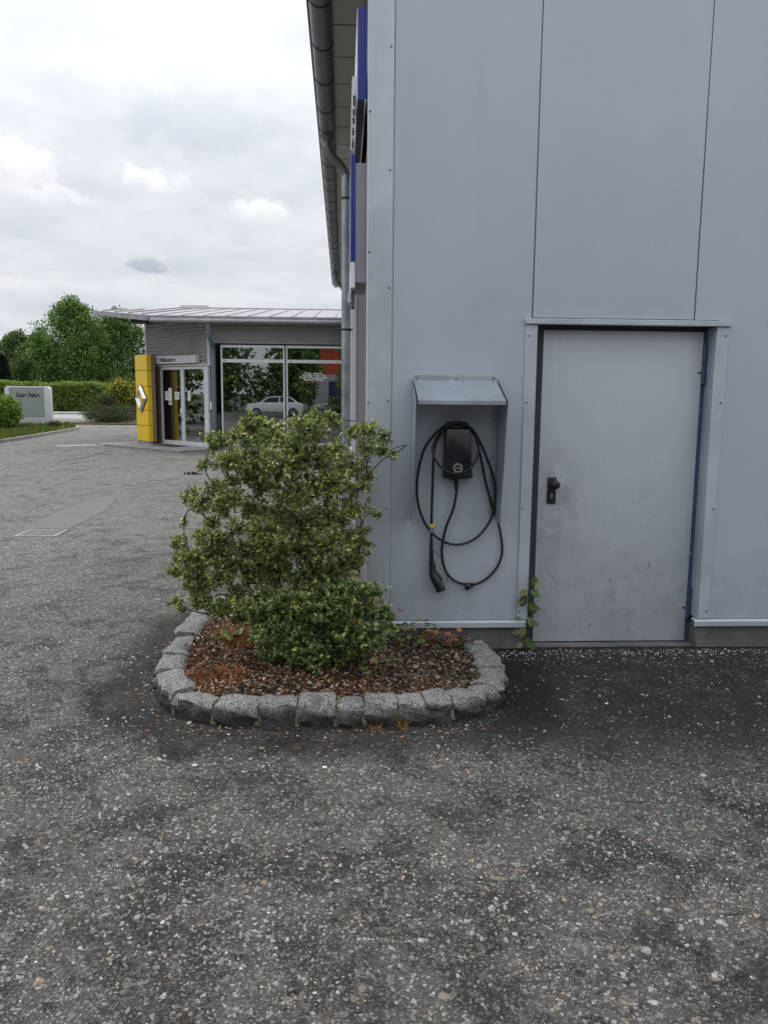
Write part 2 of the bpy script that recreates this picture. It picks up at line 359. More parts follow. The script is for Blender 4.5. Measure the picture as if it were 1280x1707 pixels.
# ------------------------------------------------------------------ mesh helpers
def tag(o, label=None, cat=None, group=None, kind=None):
    if label: o['label'] = label
    if cat: o['category'] = cat
    if group: o['group'] = group
    if kind: o['kind'] = kind
    return o
def thing(name, loc, label, cat, group=None):
    o = bpy.data.objects.new(name, None); COL.objects.link(o); o.location = loc; o.empty_display_size = .2
    return tag(o, label, cat, group)
def wloc(o):
    v = Vector(o.location)
    return v
class MB:
    def __init__(s): s.v = []; s.f = []
    def add(s, vs, fs):
        k = len(s.v); s.v += [tuple(map(float, p)) for p in vs]; s.f += [tuple(k+i for i in f) for f in fs]; return s
    def box(s, x0, x1, y0, y1, z0, z1):
        return s.add([(x0,y0,z0),(x1,y0,z0),(x1,y1,z0),(x0,y1,z0),(x0,y0,z1),(x1,y0,z1),(x1,y1,z1),(x0,y1,z1)],
                     [(3,2,1,0),(4,5,6,7),(0,1,5,4),(1,2,6,5),(2,3,7,6),(3,0,4,7)])
    def obox(s, p, u, v, n):
        """box from corner p along vectors u, v, n"""
        p, u, v, n = map(np.array, (p, u, v, n))
        c = [p, p+u, p+u+v, p+v]; c = c+[q+n for q in c]
        return s.add(c, [(3,2,1,0),(4,5,6,7),(0,1,5,4),(1,2,6,5),(2,3,7,6),(3,0,4,7)])
    def prism(s, poly, d):
        """poly: 3D points, extruded by vector d"""
        n = len(poly); d = np.array(d); a = [np.array(p) for p in poly]
        return s.add(a+[p+d for p in a], [tuple(range(n))[::-1], tuple(range(n, 2*n))]+[(i, (i+1) % n, n+(i+1) % n, n+i) for i in range(n)])
    def tube(s, pts, r, n=10, cap=True):
        pts = [Vector(p) for p in pts]; rs = r if isinstance(r, (list, tuple)) else [r]*len(pts)
        rings = []; up = Vector((0.13, .21, .97)).normalized()
        for i, p in enumerate(pts):
            d = (pts[min(i+1, len(pts)-1)]-pts[max(i-1, 0)]).normalized()
            a = up - d*up.dot(d)
            if a.length < .05: a = Vector((1, 0, 0)) - d*d.x
            a.normalize(); up = a; b_ = d.cross(a)
            rings.append([p+(a*math.cos(2*math.pi*k/n)+b_*math.sin(2*math.pi*k/n))*rs[i] for k in range(n)])
        vs = [q for rg in rings for q in rg]; fs = []
        for i in range(len(pts)-1):
            for k in range(n): fs.append((i*n+k, i*n+(k+1) % n, (i+1)*n+(k+1) % n, (i+1)*n+k))
        if cap: fs += [tuple(range(n))[::-1], tuple((len(pts)-1)*n+k for k in range(n))]
        return s.add(vs, fs)
    def lathe_y(s, cx, cz, prof, n=32):
        """profile [(y, r), ...] turned round an axis parallel to Y"""
        vs = [(cx+r*math.cos(2*math.pi*k/n), y, cz+r*math.sin(2*math.pi*k/n)) for y, r in prof for k in range(n)]
        return s.add(vs, [(i*n+k, (i+1)*n+k, (i+1)*n+(k+1) % n, i*n+(k+1) % n) for i in range(len(prof)-1) for k in range(n)])
    def disc(s, c, axis, r, h, n=20):
        c = Vector(c); a = Vector(axis).normalized(); return s.tube([c, c+a*h], r, n)
def obj(name, mb, mat, parent=None, smooth=False, bevel=0, seg=2, angle=40):
    me = bpy.data.meshes.new(name)
    if isinstance(mb, MB): me.from_pydata(mb.v, [], mb.f)
    else: me = mb
    me.validate()
    if bevel:
        bm = bmesh.new(); bm.from_mesh(me)
        es = [e for e in bm.edges if e.is_manifold and e.calc_face_angle(0) > R(30)]
        bmesh.ops.bevel(bm, geom=es, offset=bevel, segments=seg, affect='EDGES', profile=.6, clamp_overlap=True)
        bm.to_mesh(me); bm.free()
    o = bpy.data.objects.new(name, me); COL.objects.link(o)
    me.materials.clear(); me.materials.append(MATS[mat])
    if smooth or bevel:
        me.polygons.foreach_set('use_smooth', [True]*len(me.polygons))
        try: me.set_sharp_from_angle(angle=R(angle))
        except Exception: pass
    if parent is not None: par(o, parent)
    return o
def root_off(p):
    v = Vector((0, 0, 0))
    while p is not None: v += Vector(p.location); p = p.parent
    return v
def par(o, p):
    o.parent = p
    if p.type == 'EMPTY': o.matrix_parent_inverse = Matrix.Translation(-Vector(p.location))
    return o
def inst(o, loc=(0, 0, 0), parent=None, rot=None, scale=None):
    c = o.copy(); COL.objects.link(c); c.location = loc
    if rot is not None: c.rotation_euler = rot
    if scale is not None: c.scale = scale
    return c
def catmull(P, n=10, closed=False):
    P = [np.array(p, float) for p in P]; out = []
    Q = [2*P[0]-P[1]]+P+[2*P[-1]-P[-2]]
    for i in range(1, len(Q)-2):
        a, b_, c, d = Q[i-1:i+3]
        for k in range(n):
            t_ = k/n; out.append(.5*((2*b_)+(c-a)*t_+(2*a-5*b_+4*c-d)*t_**2+(3*b_-a-3*c+d)*t_**3))
    out.append(P[-1]); return out
def text_mesh(txt, size, mat, origin, xdir, zdir, name, parent=None, offset=0.0, align='LEFT', ext=.002, sx=1.0):
    cu = bpy.data.curves.new(name, 'FONT'); cu.body = txt; cu.size = size; cu.offset = offset; cu.extrude = ext; cu.align_x = align
    tmp = bpy.data.objects.new(name+'_tmp', cu); COL.objects.link(tmp)
    me = bpy.data.meshes.new_from_object(tmp.evaluated_get(bpy.context.evaluated_depsgraph_get()))
    bpy.data.objects.remove(tmp)
    X = Vector(xdir).normalized(); Z = Vector(zdir).normalized(); N = X.cross(Z)
    M = Matrix(((X.x, Z.x, N.x, origin[0]), (X.y, Z.y, N.y, origin[1]), (X.z, Z.z, N.z, origin[2]), (0, 0, 0, 1)))
    me.transform(M @ Matrix.Diagonal((sx, 1, 1, 1)))
    o = bpy.data.objects.new(name, me); COL.objects.link(o); me.materials.clear(); me.materials.append(MATS[mat])
    if parent is not None: par(o, parent)
    return o

LEAF_V = np.array([(0,0,0),(-.5,.42,.10),(.5,.42,.10),(0,.5,0),(0,1,-.12)]); LEAF_F = [(0,3,1),(0,2,3),(3,4,1),(3,2,4)]
LEAF2_V = np.array([(0,0,0),(-.5,.5,.06),(.5,.5,.06),(0,1,-.05)]); LEAF2_F = [(0,2,1),(1,2,3)]
def np_mesh(name, V, F, C, mat, parent=None, smooth=False):
    """V (N,k,3) instances of a k-vertex template F, C (N,3) one colour each"""
    N, k, _ = V.shape; F = np.array(F); me = bpy.data.meshes.new(name)
    fv = (F[None]+np.arange(N)[:, None, None]*k).reshape(-1); nf = N*len(F); w_ = F.shape[1]
    me.vertices.add(N*k); me.vertices.foreach_set('co', V.reshape(-1).astype(np.float32))
    me.loops.add(nf*w_); me.loops.foreach_set('vertex_index', fv.astype(np.int32))
    me.polygons.add(nf); me.polygons.foreach_set('loop_start', (np.arange(nf)*w_).astype(np.int32))
    me.update(calc_edges=True)
    at_ = me.attributes.new('col', 'FLOAT_COLOR', 'POINT')
    cc = np.ones((N*k, 4), np.float32); cc[:, :3] = np.repeat(C, k, 0); at_.data.foreach_set('color', cc.reshape(-1))
    me.materials.append(MATS[mat])
    if smooth: me.polygons.foreach_set('use_smooth', [True]*nf)
    o = bpy.data.objects.new(name, me); COL.objects.link(o)
    if parent is not None: par(o, parent)
    return o
def unit(a): return a/np.maximum(np.linalg.norm(a, axis=-1, keepdims=True), 1e-9)
def leaves(name, P, D, size, aspect, C, mat='leaf', parent=None, tmpl=(LEAF_V, LEAF_F), up=.5):
    """P base points, D directions, size lengths"""
    N = len(P); D = unit(D)
    ref = unit(rng.normal(size=(N, 3)) + np.array([0, 0, up*3]))
    X = unit(np.cross(D, ref)); Z = np.cross(X, D)
    T, F = tmpl
    V = P[:, None] + (T[None, :, 0, None]*X[:, None]*aspect + T[None, :, 1, None]*D[:, None] + T[None, :, 2, None]*Z[:, None])*size[:, None, None]
    return np_mesh(name, V, F, C, mat, parent)
def pick_cols(N, cols, probs, jitter=.2):
    cols = np.array(cols); i = rng.choice(len(cols), N, p=np.array(probs)/sum(probs))
    return np.clip(cols[i]*(1+rng.uniform(-jitter, jitter, (N, 1))), .002, .9)

# ================================================================== GROUND
def grid_obj(name, x0, x1, y0, y1, nx, ny, z, mat, amp=0.0):
    xs = np.linspace(x0, x1, nx); ys = np.linspace(y0, y1, ny)
    vs = [(x, y, z+(amp*(math.sin(x*1.7+1.3*math.sin(y*.9))+math.sin(y*2.3+x*.6)) if amp else 0)) for y in ys for x in xs]
    mb = MB().add(vs, [(j*nx+i, j*nx+i+1, (j+1)*nx+i+1, (j+1)*nx+i) for j in range(ny-1) for i in range(nx-1)])
    return tag(obj(name, mb, mat), kind='structure')
grid_obj('ground', -1500, 1500, -1500, 1500, 2, 2, -.05, 'far_ground')
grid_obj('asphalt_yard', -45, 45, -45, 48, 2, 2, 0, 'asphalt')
grid_obj('road', -120, 60, 46, 56, 2, 2, .006, 'road_far')
grid_obj('pavement', -120, 60, 56.5, 60, 2, 2, .10, 'pave_far')
tag(obj('road_kerb', MB().box(-120, 60, 56.3, 56.5, 0, .11), 'concrete_light'), kind='structure')

def sheet(name, pts, z, mat, kind='structure', t=.0):
    P = [at(x, y, 2, 0) for x, y in pts]; P = [(p[0], p[1], z) for p in P]
    # counter-clockwise
    A = sum(P[i][0]*P[(i+1) % len(P)][1]-P[(i+1) % len(P)][0]*P[i][1] for i in range(len(P)))
    if A < 0: P = P[::-1]
    o = obj(name, MB().add(P, [tuple(range(len(P)))]), mat)
    return tag(o, kind=kind)
def rough_outline(pts, amp=1.2, n=5):
    out = []
    for i, a in enumerate(pts):
        b_ = pts[(i+1) % len(pts)]
        for k in range(n):
            f = k/n; out.append((a[0]+(b_[0]-a[0])*f+random.uniform(-amp, amp)*1.6, a[1]+(b_[1]-a[1])*f+random.uniform(-amp, amp)*.4))
    return out
sheet('asphalt_patch', rough_outline([(56, 881), (60, 871), (98, 853), (140, 838), (165, 829), (196, 827), (192, 836), (172, 853), (134, 873), (114, 882)], .7, 3), .004, 'asphalt_smooth')
sheet('asphalt_patch', rough_outline([(247, 800), (256, 791), (275, 787), (301, 786), (304, 791), (290, 797), (268, 801)], .6, 3), .004, 'asphalt_smooth')
sheet('drain_channel', [(95, 742.6), (150, 741), (230, 742), (230, 744), (150, 743.4), (95, 745)], .005, 'road_far')
# tar seam running from the entrance step
mb = MB()
seam = [at(x, y, 2, 0) for x, y in [(100, 770), (115, 766.5), (128, 766), (143, 762.5), (160, 757), (178, 753), (190, 750)]]
for a, b_ in zip(seam[:-1], seam[1:]):
    d = unit(np.array([b_-a]))[0]; n = np.array([-d[1], d[0], 0])*.035
    mb.add([a-n+[0,0,.006], b_-n+[0,0,.006], b_+n+[0,0,.006], a+n+[0,0,.006]], [(0,1,2,3)])
tag(obj('tar_seam', mb, 'gutter_dark'), kind='structure')

# drain cover in the yard
c4 = [at(x, y, 2, 0) for x, y in [(26, 896), (94, 895), (113, 883.5), (50, 884)]]
cc = sum(c4)/4
dt = thing('drain_cover', tuple(cc), 'square metal drain cover with worn pale rim set in the yard at the left', 'drain cover')
s_ = .235; rim = MB()
for (a, b_, c, d) in ((-s_, s_, -s_, -s_+.03), (-s_, s_, s_-.03, s_), (-s_, -s_+.03, -s_+.03, s_-.03), (s_-.03, s_, -s_+.03, s_-.03)):
    rim.box(cc[0]+a, cc[0]+b_, cc[1]+c, cc[1]+d, .0, .012)
obj('rim', rim, 'concrete_light', dt)
obj('cover', MB().box(cc[0]-s_+.034, cc[0]+s_-.034, cc[1]-s_+.034, cc[1]+s_-.034, .0, .010), 'iron', dt)

# black scrap on the yard
p = at(318, 791, 2, 0); mb = MB()
for dx, r_, l_ in ((-.13, .04, .03), (-.06, .045, .05), (.02, .05, .10), (.12, .02, .12)):
    mb.tube([(p[0]+dx, p[1]+.02*math.sin(dx*40), r_*.6), (p[0]+dx+l_, p[1]+.02, r_*.5)], [r_*.7, r_*.45], 7)
tag(obj('rubber_scrap', mb, 'rubber'), 'black crumpled scrap lying on the yard beside the pale oval patch', 'scrap')

# loose and embedded stones of the near asphalt
ST_V = []
for k in range(6): ST_V.append((math.cos(k*math.pi/3), math.sin(k*math.pi/3), -.25))
for k in range(5): ST_V.append((.62*math.cos(k*2*math.pi/5+.3), .62*math.sin(k*2*math.pi/5+.3), .55))
ST_F = [(6,7,8),(6,8,9),(6,9,10)]
ring6 = list(range(6)); ring5 = [6,7,8,9,10]
ST_F += [(0,1,7),(0,7,6),(1,2,7),(2,8,7),(2,3,8),(3,9,8),(3,4,9),(4,10,9),(4,5,10),(5,6,10),(5,0,6)]
ST_V = np.array(ST_V)
def in_frame(x, y, mx=40):
    d = np.stack([x-CAM[0], y-CAM[1], -CAM[2]*np.ones_like(x)], -1)
    dep = d@fw; u = 640+FPX*(d@rt)/dep; v = 853.5+FPX*(d@dn)/dep
    return (dep > .3) & (u > -mx) & (u < 1280+mx) & (v < 1707+60)
KERB = [(-.25, 1.15), (-.75, 1.05), (-1.12, .80), (-1.15, .40), (-1.155, 0.), (-1.14, -.45), (-1.055, -.83), (-.86, -1.055), (-.5, -1.11), (-.1, -1.115), (.28, -1.10), (.54, -1.0), (.68, -.78), (.715, -.5), (.68, -.16)]
kc = catmull([(a, b_, 0) for a, b_ in KERB], 12)
kpoly = np.array([[q[0], q[1]] for q in kc]+[[.66, 0.0], [0, 0.0], [0.0, 1.2]])
def inside(x, y, poly):
    r_ = np.zeros(len(x), bool); n = len(poly); j = n-1
    for i in range(n):
        xi, yi = poly[i]; xj, yj = poly[j]
        c = ((yi > y) != (yj > y)) & (x < (xj-xi)*(y-yi)/(yj-yi+1e-12)+xi); r_ ^= c; j = i
    return r_
kxy = np.array([[q[0], q[1]] for q in kc])
def kerb_dist(x, y):
    d = np.full(len(x), 9.)
    for q in kxy[::2]: d = np.minimum(d, np.hypot(x-q[0], y-q[1]))
    return d
def stone_field(name, N, x0, x1, y0, y1, r0, r1, cols, pr, label, dens=None):
    x = rng.uniform(x0, x1, N); y = rng.uniform(y0, y1, N)
    ok = in_frame(x, y) & ~inside(x, y, kpoly) & (kerb_dist(x, y) > .09) & ~((x > -.02) & (y > -.02))
    if dens is not None: ok &= rng.uniform(size=N) < dens(x, y)
    x, y = x[ok], y[ok]; n = len(x)
    r_ = r0+(r1-r0)*rng.uniform(size=n)**3.0
    a = rng.uniform(0, 6.28, n); ca, sa = np.cos(a), np.sin(a)
    jit = rng.uniform(.55, 1.3, (n, len(ST_V), 1))
    T = ST_V[None]*jit*np.stack([r_*rng.uniform(.8, 1.35, n), r_*rng.uniform(.55, 1, n), r_*rng.uniform(.40, .95, n)], -1)[:, None]
    tilt = rng.normal(0, .28, (n, 1))
    V = np.stack([T[..., 0]*ca[:, None]-T[..., 1]*sa[:, None]+x[:, None], T[..., 0]*sa[:, None]+T[..., 1]*ca[:, None]+y[:, None], T[..., 2]+T[..., 0]*tilt+.0005], -1)
    o = np_mesh(name, V, ST_F, pick_cols(n, cols, pr), 'stones')
    return tag(o, label, 'gravel', kind='stuff')
def patchy(x, y):
    v = .55+.45*np.sin(x*2.1+1.7*np.sin(y*1.3+.5))*np.sin(y*2.6+1.1*np.sin(x*1.9))+.25*np.sin(x*7+y*5)
    fresh = (y > -1.55+.25*np.sin(x*3)) & (x > .5)
    rr = np.abs((x+.22)/1.08)**3.2+np.abs((y+.05)/1.22)**3.2
    return np.where(fresh, .14, np.clip(v, .22, 1))*np.clip((rr-.9)/1.6, .22, 1)
GC = [(.08, .077, .073), (.18, .173, .163), (.29, .282, .265), (.42, .41, .385), (.28, .20, .14)]
stone_field('asphalt_grit', 230000, -5.5, 3.2, -3.4, 3.5, .0022, .0085, GC, [3, 5, 3.6, .8, .5], 'fine light and dark stone chips standing proud of the worn asphalt', patchy)
stone_field('asphalt_chippings', 17000, -4.5, 3.2, -3.4, 2.5, .006, .0155, GC, [2, 5, 5, .5, .4], 'larger pale angular chippings bedded in the foreground asphalt', patchy)
def by_wall(x, y): return np.exp(-np.abs(y+.06)/.07)*(x > .72)+np.exp(-kerb_dist(x, y)/.12)*.12*(x < .8)
stone_field('wall_foot_chippings', 26000, -1.6, 3.0, -1.6, .1, .003, .009, [(.5, .5, .49), (.3, .29, .28), (.68, .67, .65), (.18, .12, .07)], [3, 3, 1.5, 1], 'loose white and grey chippings swept along the foot of the wall and kerb', by_wall)

# ================================================================== PLANTER
pl = thing('planter_kerb', (-.2, -.2, 0), 'curved low kerb of rough grey granite blocks round the shrub bed', 'kerb')
def resample(path, L):
    P = [np.array(q) for q in path]; d = [0]
    for a, b_ in zip(P[:-1], P[1:]): d.append(d[-1]+np.linalg.norm(b_-a))
    return d, P
def at_len(d, P, s):
    s = min(max(s, 0), d[-1]-1e-6); i = int(np.searchsorted(d, s, 'right'))-1
    f = (s-d[i])/(d[i+1]-d[i]); return P[i]*(1-f)+P[i+1]*f
dk, Pk = resample(kc, 0)
s = 0.0; stones = []
while s < dk[-1]-.06:
    L = random.uniform(.165, .235)*(.8 if (s < 1.0 and s > 0) or 1.9 < s < 2.6 or s > 3.6 else 1); e = min(s+L, dk[-1]); stones.append((s, e)); s = e
for i, (a, b_) in enumerate(stones):
    pa, pb = at_len(dk, Pk, a+.004), at_len(dk, Pk, b_-.004)
    def nrm(sv):
        q = at_len(dk, Pk, sv+.03)-at_len(dk, Pk, sv-.03); q = q/np.linalg.norm(q); return np.array([-q[1], q[0], 0])
    na, nb = nrm(a), nrm(b_)
    wid = random.uniform(.074, .086); h = random.uniform(.104, .132); bm = bmesh.new()
    NX, NY, NZ = 6, 5, 4
    bmesh.ops.create_cube(bm, size=1)
    bmesh.ops.subdivide_edges(bm, edges=bm.edges[:], cuts=4, use_grid_fill=True)
    ph = random.uniform(0, 99)
    for v in bm.verts:
        u, vv, ww = v.co.x+.5, v.co.y*2, v.co.z+.5
        # rounded arrises
        rr = max(0, abs(vv)-.8)*max(0, ww-.75)
        base = pa*(1-u)+pb*u; nn = na*(1-u)+nb*u
        off = vv*wid*(1-.05*ww)
        z = -.03+ww*(h+.03)
        if abs(vv) > .99 and ww > .99: z -= .014; off *= .93
        if (u < .01 or u > .99) and ww > .99: z -= .005
        if (u < .01 or u > .99) and abs(vv) > .99: off *= .965
        q = base+nn*off
        fx = q[0]*37+ph; fy = q[1]*41+ph; fz = z*45
        n_ = math.sin(fx+2*math.sin(fy*.7))+math.sin(fy*1.3+fz)+math.sin(fz*1.9+fx*.6)
        amp = .0042 if ww > .9 else .0085
        if abs(vv) > .99 and ww < .5: off *= .93+.05*math.sin(fx*.5)
        q = q+nn*(n_*amp*(1.15 if abs(vv) > .9 else .2)); z += (n_*.0026 if ww > .9 else 0)+random.uniform(-.0016, .0016)
        q = q+nn*random.uniform(-.0040, .0040)
        if abs(vv) > .9 and .2 < ww < .9: z += random.uniform(-.006, .006)
        v.co = (q[0], q[1], z-(.006*math.sin(ph*7+vv*1.5) if ww > .5 else 0))
    me = bpy.data.meshes.new('granite_block'); bm.to_mesh(me); bm.free()
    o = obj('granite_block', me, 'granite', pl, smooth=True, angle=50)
for (a, b_) in stones[:-1]:
    c = at_len(dk, Pk, b_); d = at_len(dk, Pk, b_+.02)-at_len(dk, Pk, b_-.02); d = d/np.linalg.norm(d); n = np.array([-d[1], d[0], 0])
    wj = random.uniform(.010, .019); mb = MB(); rows = []
    for k in range(7):
        t_ = -1+2*k/6; zt = random.uniform(.080, .108)-(.025 if abs(t_) > .9 else 0); off = n*(t_*random.uniform(.062, .074))
        rows.append([c+off-d*wj*random.uniform(.7, 1.2), c+off-d*wj*.5+[0, 0, zt], c+off+d*wj*.5+[0, 0, zt+random.uniform(-.005, .005)], c+off+d*wj*random.uniform(.7, 1.2)])
    mb.add([q for r_ in rows for q in r_], [(4*k+i_, 4*k+4+i_, 4*k+5+i_, 4*k+1+i_) for k in range(6) for i_ in range(3)]+[(0, 1, 2, 3), (27, 26, 25, 24)])
    obj('mortar_joint', mb, 'mortar', pl)

# bed soil
def bed_z(x, y): return .072+.018*np.sin(x*4+1)*np.cos(y*5)+.03*np.exp(-((x+.3)**2+(y+.1)**2)/.25)
gx, gy = np.meshgrid(np.linspace(-1.25, .75, 60), np.linspace(-1.2, 1.2, 70))
gx, gy = gx.ravel(), gy.ravel(); ins = inside(gx, gy, kpoly)
vs = []; idx = {}; fs = []
for j in range(69):
    for i in range(59):
        q = [j*60+i, j*60+i+1, (j+1)*60+i+1, (j+1)*60+i]
        if all(ins[k] for k in q):
            for k in q:
                if k not in idx: idx[k] = len(vs); vs.append((gx[k], gy[k], float(bed_z(gx[k], gy[k]))+random.uniform(-.004, .004)))
            fs.append(tuple(idx[k] for k in q))
tag(obj('bed_soil', MB().add(vs, fs), 'soil', smooth=True), kind='structure')
# mulch of dead leaves and bark chips
N = 36000
x = rng.uniform(-1.2, .72, N); y = rng.uniform(-1.12, 1.0, N)
ok = inside(x, y, kpoly) & (kerb_dist(x, y) > .075-.03*rng.uniform(size=N)) & ~((y > -.02) & (x > -.02)); x, y = x[ok], y[ok]; n = len(x)
P = np.stack([x, y, bed_z(x, y)+rng.uniform(0, .018, n)], -1)
D = rng.normal(size=(n, 3)); D[:, 2] *= .28
right = x > .05
C = np.where(right[:, None], pick_cols(n, [(.035, .024, .018), (.08, .05, .032), (.18, .14, .10), (.34, .29, .23), (.20, .085, .03)], [4, 3.5, 3, 2.2, .8], .3),
             pick_cols(n, [(.03, .020, .015), (.11, .045, .022), (.20, .085, .038), (.30, .20, .12), (.42, .34, .25), (.46, .30, .06)], [4, 4, 2.4, 2.4, 1.6, .25], .3))
o = leaves('leaf_mulch', P, D, rng.uniform(.009, .036, n), .48, C, 'chips', None, (LEAF_V, LEAF_F), 1.0)
tag(o, 'brown and rust dead leaves and bark chips covering the planter bed', 'mulch', kind='stuff')
# dry rust coloured tufts
def tuft(name, cx, cy, n, rad, hgt, cols, pr, label, cat='dead plant', kind=None, width=.0022, z0=None):
    V = []; F = [(0,1,2),(1,3,2),(2,3,4)]
    a = rng.uniform(0, 6.28, n); r_ = rad*np.sqrt(rng.uniform(size=n)); bx = cx+r_*np.cos(a); by = cy+r_*np.sin(a)
    bz = (bed_z(bx, by) if z0 is None else np.full(n, z0))
    d = np.stack([rng.normal(0, .55, n), rng.normal(0, .55, n), rng.uniform(.35, 1, n)], -1); L = hgt*rng.uniform(.35, 1, n)
    d = unit(d); side = unit(np.cross(d, rng.normal(size=(n, 3))))*width
    B = np.stack([bx, by, bz], -1); M = B+d*L[:, None]*.55; Tt = B+d*L[:, None]+np.stack([d[:, 0], d[:, 1], -np.ones(n)*.35], -1)*L[:, None]*.35
    V = np.stack([B-side, B+side, M-side*.8, M+side*.8, Tt], 1)
    o = np_mesh(name, V, F, pick_cols(n, cols, pr, .3), 'chips'); return tag(o, label, cat, kind=kind)
RUST = [(.30, .10, .035), (.22, .07, .03), (.36, .19, .09), (.45, .33, .2)]
tuft('dry_grass', -.82, -.72, 300, .14, .09, RUST, [3, 3, 2, .5], 'rust coloured dry tuft near the front left corner of the bed', 'dead grass')
tuft('dry_grass', .36, -.86, 220, .15, .045, RUST+[(.10, .09, .02)], [2, 2, 2, .5, 1], 'small low rusty tuft by the front right kerb blocks', 'dead grass')
tuft('dry_grass', -.72, .02, 500, .22, .20, RUST+[(.10, .12, .03)], [2, 1, 3, 2, 2], 'tall pinkish brown dry stalks at the left rear of the bed', 'dead grass')
tuft('dry_grass', -.10, .35, 500, .20, .26, RUST+[(.10, .12, .03)], [1, 1, 3, 3, 2], 'straw coloured dry stalks behind the shrub beside the hall corner', 'dead grass')
tuft('kerb_weed', .155, -1.22, 60, .03, .10, [(.28, .16, .07), (.12, .11, .04)], [2, 1], 'thin dry weed growing from the kerb foot at the front', 'weed', z0=0.0, width=.0013)
tuft('kerb_weed', .02, -1.23, 40, .03, .06, [(.28, .12, .05), (.3, .2, .1)], [2, 1], 'small rusty weed sprouting from a joint below the middle kerb blocks', 'weed', z0=0.0, width=.0013)
tuft('kerb_weed', .80, -.12, 70, .03, .10, [(.24, .17, .08), (.10, .10, .03)], [2, 1], 'thin straw weed between kerb end and concrete plinth', 'weed', z0=0.0, width=.0012)

# ================================================================== MAIN SHRUB
def grow_shrub(root, base, blobs, per, size, cols, pr, dscale, seed, twr=.0035):
    """blobs: centres and radii in metres; stems from base to blob centres, rosettes of leaves at twig tips"""
    rg = np.random.default_rng(seed); random.seed(seed)
    stems = MB(); tips = []; dirs = []
    base = np.array(base); hubs = []
    for c, r_ in sorted(blobs, key=lambda q: q[0][2]):
        c = np.array(c)
        cand = [h for h in hubs if h[2] < c[2]+.02]
        if cand: h = min(cand, key=lambda h: np.linalg.norm(h-c)+.35*abs(h[0]-c[0]))
        else: h = base+rg.normal(0, .03, 3)*[1, 1, 0]
        if np.linalg.norm(h-c) > .45: h = base+rg.normal(0, .05, 3)*[1, 1, 0]
        mid = (h+c)/2+rg.normal(0, .03, 3)+[0, 0, .02]
        path = catmull([h, mid, c], 4)
        L = np.linalg.norm(h-base); r0 = max(.0042, .012-.008*L)
        stems.tube(path, list(np.linspace(r0, .0032, len(path))), 6)
        hubs.append(c)
        nt = int(per*(r_/.1)**2.1)
        for k in range(nt):
            d = rg.normal(size=3); d /= np.linalg.norm(d); d[2] = d[2]*.8+.15
            rad = r_*(rg.uniform(.15, 1.0)**.55)*(1+.25*rg.normal()*.5)
            tip = c+d*rad*np.array([1.0, .95, .85])
            tips.append(tip); dirs.append(d*.7+[0, 0, .45]+rg.normal(0, .35, 3))
            if k % 3 == 0:
                m_ = c*.55+tip*.45+rg.normal(0, .012, 3)
                stems.tube([c+(tip-c)*.05, m_, tip], [.0026, .0018, .001], 4, cap=False)
    tips = np.array(tips); dirs = unit(np.array(dirs))
    nl = 9; n = len(tips); P = np.repeat(tips, nl, 0); A = np.repeat(dirs, nl, 0)
    t_ = np.tile(np.linspace(0, 1, nl), n)
    P = P-A*(1-t_)[:, None]*dscale*1.1+rg.normal(0, dscale*.05, P.shape)
    ang = np.tile(np.arange(nl)*2.4, n)+np.repeat(rg.uniform(0, 6.28, n), nl)
    U = unit(np.cross(A, [0.3, .2, .9])); V_ = np.cross(A, U)
    sp_ = (1.15-.75*t_)[:, None]
    D = A*(1.2-sp_*.55)+(U*np.cos(ang)[:, None]+V_*np.sin(ang)[:, None])*sp_+rg.normal(0, .16, P.shape)
    sz = size*(1.15-.45*t_)*rg.uniform(.6, 1.3, len(P))*np.repeat(rg.uniform(.75, 1.2, n), nl)
    C = pick_cols(len(P), cols, pr, .25)
    C = np.where(rg.uniform(size=(len(P), 1)) < .002, np.array([.40, .17, .04]), C)
    young = np.array([.62, .66, .22]); yy = np.clip((t_-.55)/.45, 0, 1)*np.repeat(rg.uniform(0, 1, n)**.8, nl)
    C = C*(1-yy[:, None])+young*yy[:, None]
    # leaves stay clear of the hall wall
    clear = ~((P[:, 0] > -.04) & (P[:, 1] > -.03)); 
    P, D, sz, C = P[clear], D[clear], sz[clear], C[clear]
    obj('branches', stems, 'bark', root, smooth=True)
    o = leaves('foliage', P, D, sz, .50, C, 'leaf', root, (LEAF_V, LEAF_F), .5); tag(o, kind='stuff')
    return o
GREENS = [(.060, .095, .028), (.14, .195, .055), (.25, .31, .090), (.38, .43, .14)]
shb = thing('shrub', (-.36, -.15, .07), 'tall loose evergreen shrub with small leaves standing in the planter beside the hall corner', 'shrub')
